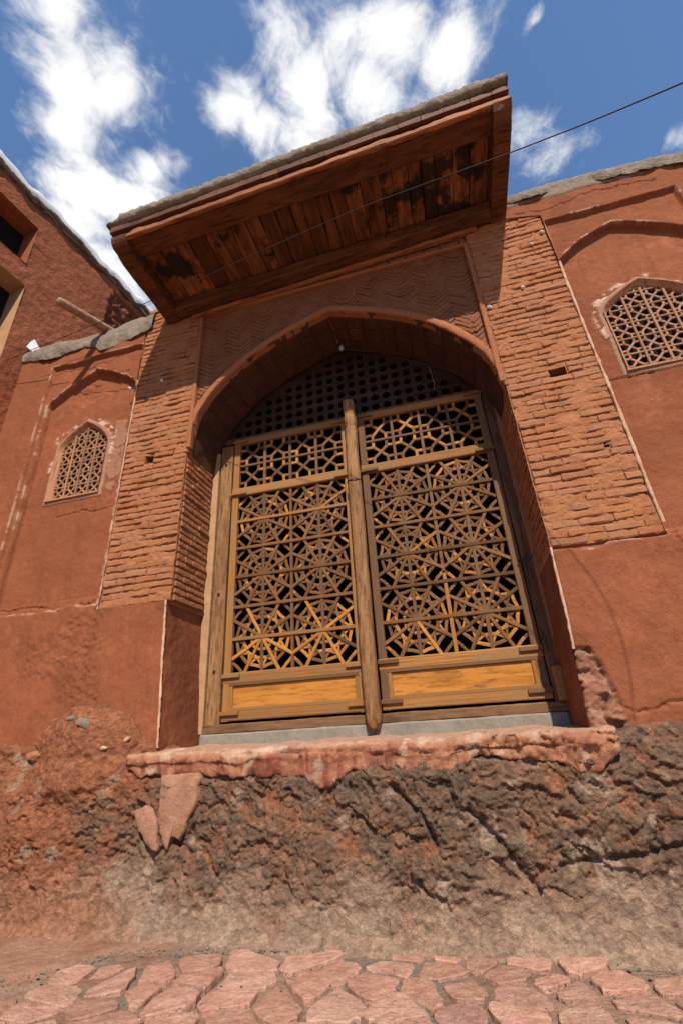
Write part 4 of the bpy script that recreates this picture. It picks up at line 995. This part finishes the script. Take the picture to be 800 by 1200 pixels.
dr_ = build_leaf(-.685, .625, False); tag(dr_, 'right lattice door leaf, darker and more weathered than its neighbour', 'door leaf', 'pair of lattice door leaves')
# meeting post: a hewn, pitted beam
pp = resample([(-.752, 1.045), (-.752, 2.0), (-.745, 3.0), (-.745, 4.30)], .03); K = 14; P = np.zeros((len(pp), K + 1, 3))
for k in range(K + 1):
    q = 2 * math.pi * k / K; cx_, cy_ = math.cos(q), math.sin(q); m2 = (abs(cx_) ** 5 + abs(cy_) ** 5) ** (-1 / 5)
    P[:, k, 0] = pp[:, 0] + .063 * cx_ * m2; P[:, k, 1] = FY - .105 + .055 * cy_ * m2; P[:, k, 2] = pp[:, 1]
tap = np.interp(pp[:, 1], [1.05, 1.085, 1.13, 4.3], [.45, .8, 1, 1])[:, None]
P[..., 0] = pp[:, :1] + (P[..., 0] - pp[:, :1]) * tap; P[..., 1] = FY - .105 + (P[..., 1] - FY + .105) * tap
nn = fbm(P[..., 0] * 9, P[..., 1] * 9, P[..., 2] * 3, 4, 601); n2_ = fbm(P[..., 0] * 60, P[..., 1] * 60, P[..., 2] * 40, 2, 602); nn[:, -1] = nn[:, 0]; n2_[:, -1] = n2_[:, 0]
rad = .006 * nn - .006 * np.clip(n2_ - .35, 0, 1)
for zk in (3.97, 3.32, 4.12): rad -= .010 * np.exp(-((P[..., 2] - zk) / .015) ** 2)
cxy_ = np.stack([P[..., 0] - pp[:, :1], P[..., 1] - FY + .105], -1); cxy_ /= np.linalg.norm(cxy_, axis=-1)[..., None] + 1e-9
P[..., 0] += cxy_[..., 0] * rad; P[..., 1] += cxy_[..., 1] * rad
cap_t = np.repeat(np.array([[[pp[-1, 0], FY - .105, 4.303]]]), K + 1, 1); cap_b = np.repeat(np.array([[[pp[0, 0], FY - .105, 1.05]]]), K + 1, 1)
grid_obj('meeting_post', np.concatenate([cap_b, P, cap_t], 0), M_wpost, dl, flip=True)
tube('ring', [(-.752 + .068 * math.cos(t), FY - .115 + .06 * math.sin(t), 3.30) for t in np.linspace(0, 2 * math.pi, 17)], .006, M_iron, dl, n=6, cap=False)
tube('hook', [(.60, FY - .05, 2.28), (.66, FY - .07, 2.30), (.70, FY - .09, 2.285), (.715, FY - .12, 2.30)], .008, M_iron, dr_, n=6)
for z_, px in ((3.85, -2.22), (2.35, -2.22), (1.62, -2.22)):
    box('nail', (px - .012, .548, z_ - .012), (px + .012, .565, z_ + .012), M_iron, fr, sub=0, bevel=.003)

# ------------------------------------------------------------ canopy
can = empty('canopy', (CX, 0, 5.7)); tag(can, 'projecting timber canopy over the portal with plank ceiling and mud roof', 'canopy')
cl, crr = -2.79, 1.19
def cz(x): return np.interp(x, [cl, crr], [5.64, 5.83])
FYc = -1.035
def skewbox(name, lo, hi, mat, sub=.06, amp=.005, bevel=.01, taper=None):
    """box whose z is measured from the sloping underside line"""
    o = box(name, lo, hi, mat, can, sub=sub, amp=amp, bevel=bevel)
    for v in o.data.vertices:
        x = v.co.x + can.location.x; v.co.z += cz(x)
    o.data.update(); return o
skewbox('front_beam', (cl + .13, FYc, .086), (crr - .002, FYc + .045, .165), M_wbeam, amp=.006)
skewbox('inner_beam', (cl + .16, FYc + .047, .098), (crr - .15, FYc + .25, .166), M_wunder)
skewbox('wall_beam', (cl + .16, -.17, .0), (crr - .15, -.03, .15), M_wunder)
skewbox('wall_board', (XL - .1, -.055, -.06), (XR + .12, .0, -.012), M_wbeam)
def bracket(x0, x1, zt_=.18):
    """a beam out of the wall whose end is carved to a scroll"""
    prof_ = [(.08, .0), (-.95, .0), (-1.02, .012), (-1.045, .035), (-1.075, .03), (-1.105, .04), (-1.14, .075), (-1.155, .12), (-1.14, .155), (-1.10, .175), (-1.06, .18), (.08, .18)]
    prof_ = [(y_ + (.105 if y_ < -.5 else 0), min(z_, zt_)) for y_, z_ in prof_]
    q = resample(prof_, .035); n = len(q); V = []; Fc = []; xs_ = np.linspace(x0, x1, 6)
    for x in xs_:
        for (y, z) in q: V.append((x, y, z))
    V = np.array(V); nn_ = fbm(V[:, 0] * 9, V[:, 1] * 9, V[:, 2] * 9, 3, 611) * .006; V[:, 2] += nn_; V[:, 1] += nn_; V[:, 0] += nn_ * .8
    V[:, 2] += cz(V[:, 0]); V -= np.array(can.location)
    for i in range(len(xs_) - 1):
        for k in range(n - 1): Fc.append((i * n + k, (i + 1) * n + k, (i + 1) * n + k + 1, i * n + k + 1))
    c0 = len(V); V = [tuple(v) for v in V]
    for s_i in (0, len(xs_) - 1):
        fidx = list(range(s_i * n, s_i * n + n)); Fc.append(tuple(fidx if s_i == 0 else fidx[::-1]))
    me = bpy.data.meshes.new('bracket_beam'); me.from_pydata(V, [], Fc); me.update(); return mesh_obj('bracket_beam', me, M_wunder, can)
bracket(cl, cl + .165); bracket(crr - .155, crr, .084)
x = cl + .0; 
while x < crr - .02:
    wdt = random.uniform(.115, .20); x2 = min(x + wdt, crr)
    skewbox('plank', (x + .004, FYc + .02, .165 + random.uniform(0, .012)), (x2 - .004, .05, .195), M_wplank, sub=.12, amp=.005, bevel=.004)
    x = x2
x = cl - .01
while x < crr:
    wdt = random.uniform(.16, .24); x2 = min(x + wdt, crr + .0)
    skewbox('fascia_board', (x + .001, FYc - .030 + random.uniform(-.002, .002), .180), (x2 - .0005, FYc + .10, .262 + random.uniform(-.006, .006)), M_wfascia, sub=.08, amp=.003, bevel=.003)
    x = x2
n = 260; K = 22; px_l = np.linspace(cl - .03, crr + .0, n); P = np.zeros((n, K, 3))
sec = resample([(FYc + .06, .255), (FYc - .03, .262), (FYc - .075, .28), (FYc - .085, .32), (FYc - .05, .37), (FYc + .06, .395), (-.5, .43), (.4, .46)], .01); sec = sec[np.linspace(0, len(sec) - 1, K).astype(int)] if False else None
pr_s = np.array([(FYc + .08, .255), (FYc + .02, .257), (FYc - .03, .262), (FYc - .055, .270), (FYc - .070, .285), (FYc - .075, .305), (FYc - .070, .325), (FYc - .055, .345), (FYc - .03, .36), (FYc + .0, .370), (FYc + .05, .378), (FYc + .12, .385), (-.9, .39), (-.7, .40), (-.5, .41), (-.3, .42), (-.1, .43), (.1, .44), (.25, .44), (.4, .44), (.42, .3), (.42, .1)])
for k, (y, z) in enumerate(pr_s): P[:, k, 0] = px_l; P[:, k, 1] = y; P[:, k, 2] = z + cz(px_l)
endz = np.sqrt(np.clip((px_l - cl + .03) / .16, 0, 1))[:, None]; P[..., 2] = (cz(px_l)[:, None] + .26) + (P[..., 2] - cz(px_l)[:, None] - .26) * (.10 + .90 * endz)
n1_ = fbm(P[..., 0] * 5, P[..., 1] * 5, P[..., 2] * 5, 4, 621); n2_ = fbm(P[..., 0] * 24, P[..., 1] * 24, P[..., 2] * 24, 3, 622)
P[..., 2] += .016 * n1_ + .005 * n2_ + .012 + .055 * sst(.27, .37, P[..., 2] - cz(px_l)[:, None]) * endz; P[..., 1] += .008 * n1_ - .010 * n2_
grid_obj('mud_roof', P, M_cap, can, flip=True)
for xe, fl in ((cl - .03, 0), (crr, 1)):      # closed ends of the mud layer
    i_ = 0 if not fl else n - 1; e0 = P[i_]; e1 = e0.copy(); e1[:, 2] = cz(xe) + .25; grid_obj('mud_roof_end', np.stack([e0, e1], 0), M_cap, can, flip=bool(fl))
# house mass carrying the canopy roof
box('roof_mass', (-2.95, .06, 5.80), (1.40, 1.2, 6.02), M_mortar, can, sub=0, bevel=0)

# ------------------------------------------------------------ neighbouring house on the left
hd = Vector((.1187, .9929, 0)).normalized(); hn = Vector((.9929, -.1187, 0)); HP = Vector((-4.95, 0, 0))
nh = empty('neighbour_house', (-4.95, 0, 0)); tag(nh, 'taller dark red house at the left edge with two deep window openings', 'house')
us = np.arange(-3.2, 1.95, .022); zs = np.arange(0, 8.47, .022)
for v_ in (-1.5, -.365, -.285): us[np.argmin(abs(us - v_))] = v_
for v_ in (7.19, 7.955, 5.0, 6.83): zs[np.argmin(abs(zs - v_))] = v_
U, Z = np.meshgrid(us, zs, indexing='ij')
off = .010 * fbm(U * 1.5, Z * 1.5, None, 3, 701) + .006 * fbm(U * 12, Z * 12, None, 3, 702)
topn = 8.40 + .05 * fbm(us * 3, us * 0, None, 4, 703)
d_ero = sst(8.28, 8.36, Z + .10 * fbm(U * 5, Z * 5, None, 4, 704)); off -= .035 * d_ero
rub = sst(.03, -.02, np.maximum(np.maximum(.98 - U, U - 1.75) + .05 * fbm(U * 9, Z * 9, None, 3, 705), np.abs(Z - 7.75 - .55 * 0) - .45)); fr1, ir1 = facets(U, Z, .10, 711, 1.6); off -= rub * (.06 + .07 * fr1)
mk = np.zeros(U.shape + (3,)); mk[..., 1] = .5 * rub + .3 * d_ero; mk[..., 2] = .5 * sst(8.37, 8.42, Z)
W1 = (-1.5, -.365, 7.19, 7.955); W2 = (-1.5, -.285, 5.0, 6.83)
keep = np.ones((len(us) - 1, len(zs) - 1), bool); uc = (U[1:, 1:] + U[:-1, :-1]) / 2; zc_ = (Z[1:, 1:] + Z[:-1, :-1]) / 2
for (a, b, c, d) in (W1, W2): keep &= ~((uc > a) & (uc < b) & (zc_ > c) & (zc_ < d))
keep &= zc_ < np.interp(uc, us, topn)
def hpt(u, z, o): p = HP + hd * u + hn * o; return (p.x, p.y, z)
P = np.stack([HP.x + hd.x * U + hn.x * off, HP.y + hd.y * U + hn.y * off, Z], -1)
grid_obj('wall_face', P, M_house, nh, keep=keep, attr=mk, flip=False)
def hquad(name, pts, mat, par):
    me = bpy.data.meshes.new(name); n_ = 10; a, b, c, d = [np.array(p) for p in pts]
    G = np.zeros((n_, n_, 3))
    for i in range(n_):
        for j in range(n_): s, t = i / (n_ - 1), j / (n_ - 1); G[i, j] = (a * (1 - s) + b * s) * (1 - t) + (d * (1 - s) + c * s) * t
    return grid_obj(name, G, mat, par)
for k, (a, b, c, d) in enumerate((W1, W2)):
    w_ = empty('window', (0, 0, 0)); w_.parent = nh
    mr_ = M_house if k == 0 else M_ochre; dep = -.30
    def hq(nm, pts, mt):
        o = hquad(nm, pts, mt, None); o.parent = nh if False else w_; o.location = -nh.location; return o
    hq('reveal', [hpt(b, c, .004), hpt(b, c, dep), hpt(b, d, dep), hpt(b, d, .004)], mr_)
    hq('reveal', [hpt(a, c, .004), hpt(a, c, dep), hpt(a, d, dep), hpt(a, d, .004)], mr_)
    hq('lintel', [hpt(a, d, .004), hpt(b, d, .004), hpt(b, d, dep), hpt(a, d, dep)], mr_)
    hq('window_sill', [hpt(a, c, .004), hpt(b, c, .004), hpt(b, c, dep), hpt(a, c, dep)], mr_)
    hq('pane', [hpt(a, c, dep), hpt(b, c, dep), hpt(b, d, dep), hpt(a, d, dep)], M_dark)
box_pts = [hpt(-3.2, 8.38, -.02), hpt(1.95, 8.38, -.02), hpt(1.95, 8.38, -3), hpt(-3.2, 8.38, -3)]
hquad('roof', box_pts, M_cap, nh)
# ragged brown edge and the white sheet along the roof
pe = np.array([hpt(u, 0, .03) for u in np.arange(-3.2, 1.96, .03)]); tz_ = np.interp(np.arange(-3.2, 1.96, .03), us, topn); K = 9; P = np.zeros((len(pe), K, 3))
for k in range(K):
    q = math.pi * 2 * k / (K - 1); P[:, k, 0] = pe[:, 0] + .035 * math.cos(q) * hn.x; P[:, k, 1] = pe[:, 1] + .035 * math.cos(q) * hn.y; P[:, k, 2] = tz_ + .0 + .028 * math.sin(q)
nn = fbm(P[..., 1] * 10, P[..., 2] * 10, P[..., 0] * 10, 4, 721); P[..., 2] += .014 * nn; P[..., 0] += .02 * nn
grid_obj('roof_edge', P, M_cap, nh)
uu_ = np.arange(-3.2, 1.96, .03); P = np.zeros((len(uu_), 4, 3))
rag = .015 * fbm(uu_ * 6, uu_ * 0, None, 4, 731)
for i, u in enumerate(uu_):
    P[i, 0] = hpt(u, tz_[i] + .03, .02); P[i, 1] = hpt(u, tz_[i] + .13 + rag[i], .055); P[i, 2] = hpt(u, tz_[i] + .19 + rag[i], .02); P[i, 3] = hpt(u, tz_[i] + .14, -.4)
grid_obj('roof_sheet', P, M_sheet, nh)
# wooden spout across the coping
def onz(px, py, Z): d = ray(px, py); t = (Z - CAM[2]) / d[2]; return Vector(CAM + t * d)
a = onz(68, 352, 5.80); b = onz(131, 389, 5.86); b2 = b + (b - a) * .35
o = tube('water_spout', [a, a.lerp(b, .03), a.lerp(b, .3), a.lerp(b, .6), b, b2], [.042, .050, .050, .052, .054, .056], M_log, None, n=10, rough=.06); tag(o, 'round wooden spout jutting out over the left wall coping', 'water spout')
# torn white scrap behind the coping
v3 = [Vector(hpt(-.07, 5.88, .06)), Vector(hpt(.02, 5.84, .09)), Vector(hpt(.20, 5.90, .10)), Vector(hpt(.08, 5.99, .07)), Vector(hpt(.0, 6.08, .05)), Vector(hpt(-.03, 6.02, .05))]
bm = bmesh.new(); vv = [bm.verts.new(p) for p in v3]; f = bm.faces.new(vv); r_ = bmesh.ops.extrude_face_region(bm, geom=[f]); bmesh.ops.translate(bm, verts=[g for g in r_['geom'] if isinstance(g, bmesh.types.BMVert)], vec=hn * -.01)
me = bpy.data.meshes.new('plastic_scrap'); bm.to_mesh(me); bm.free(); o = mesh_obj('plastic_scrap', me, M_sheet); tag(o, 'torn white scrap wedged between the left coping and the red house', 'scrap')

# ------------------------------------------------------------ cables and lamp
wp_ = []
for (px, py, Y) in ((0, 425, -.20), (70, 397, -.30), (155, 362, -.45), (215, 336, -.60), (300, 297, -.80), (370, 266, -.95), (430, 240, -1.08), (510, 211, -1.28), (600, 178, -1.45), (690, 143, -1.62), (800, 97, -1.85), (860, 70, -2.0), (1000, 0, -2.4)): wp_.append(atY(px, py, Y))
wp_.append(wp_[-1] + (wp_[-1] - wp_[-2]) * 6)
wp_ = resample(wp_, .15); o = tube('power_cable', [tuple(p) for p in wp_], .0042, M_cable, None, n=6, cap=False); tag(o, 'thin black power cable crossing in front of the canopy', 'cable')
a = Vector(atY(505, 438, .42)); o = tube('white_string', [a + Vector((-.01, 0, .10)), a, a + Vector((.01, .01, -.12)), a + Vector((.0, 0, -.22))], .0035, M_cap, None, n=6); tag(o, 'short pale cord hanging above the right door leaf', 'cord')
lp = empty('hanging_bulb', tuple(atY(400, 408, .40))); tag(lp, 'small glass bulb hanging under the point of the arch', 'lamp')
tube('cord', [lp.location + Vector((0, 0, .32)), lp.location + Vector((0, 0, .03))], .004, M_cable, lp, n=6)
tube('bulb', [lp.location + Vector((0, 0, z_)) for z_ in (.045, .03, .01, -.01, -.03, -.038)], [.012, .014, .026, .032, .022, .004], M_glass, lp, n=12)
o = tube('arch_cable', [tuple(atY(px, py, .45)) for px, py in ((400, 410), (440, 412), (490, 425), (530, 435), (572, 447))], .004, M_cable, None, n=5, cap=False); tag(o, 'slack dark cable from the bulb to the right side of the arch', 'cable')
print('stones', n_st, 'herringbone', nhb, 'objects', len(S.objects))
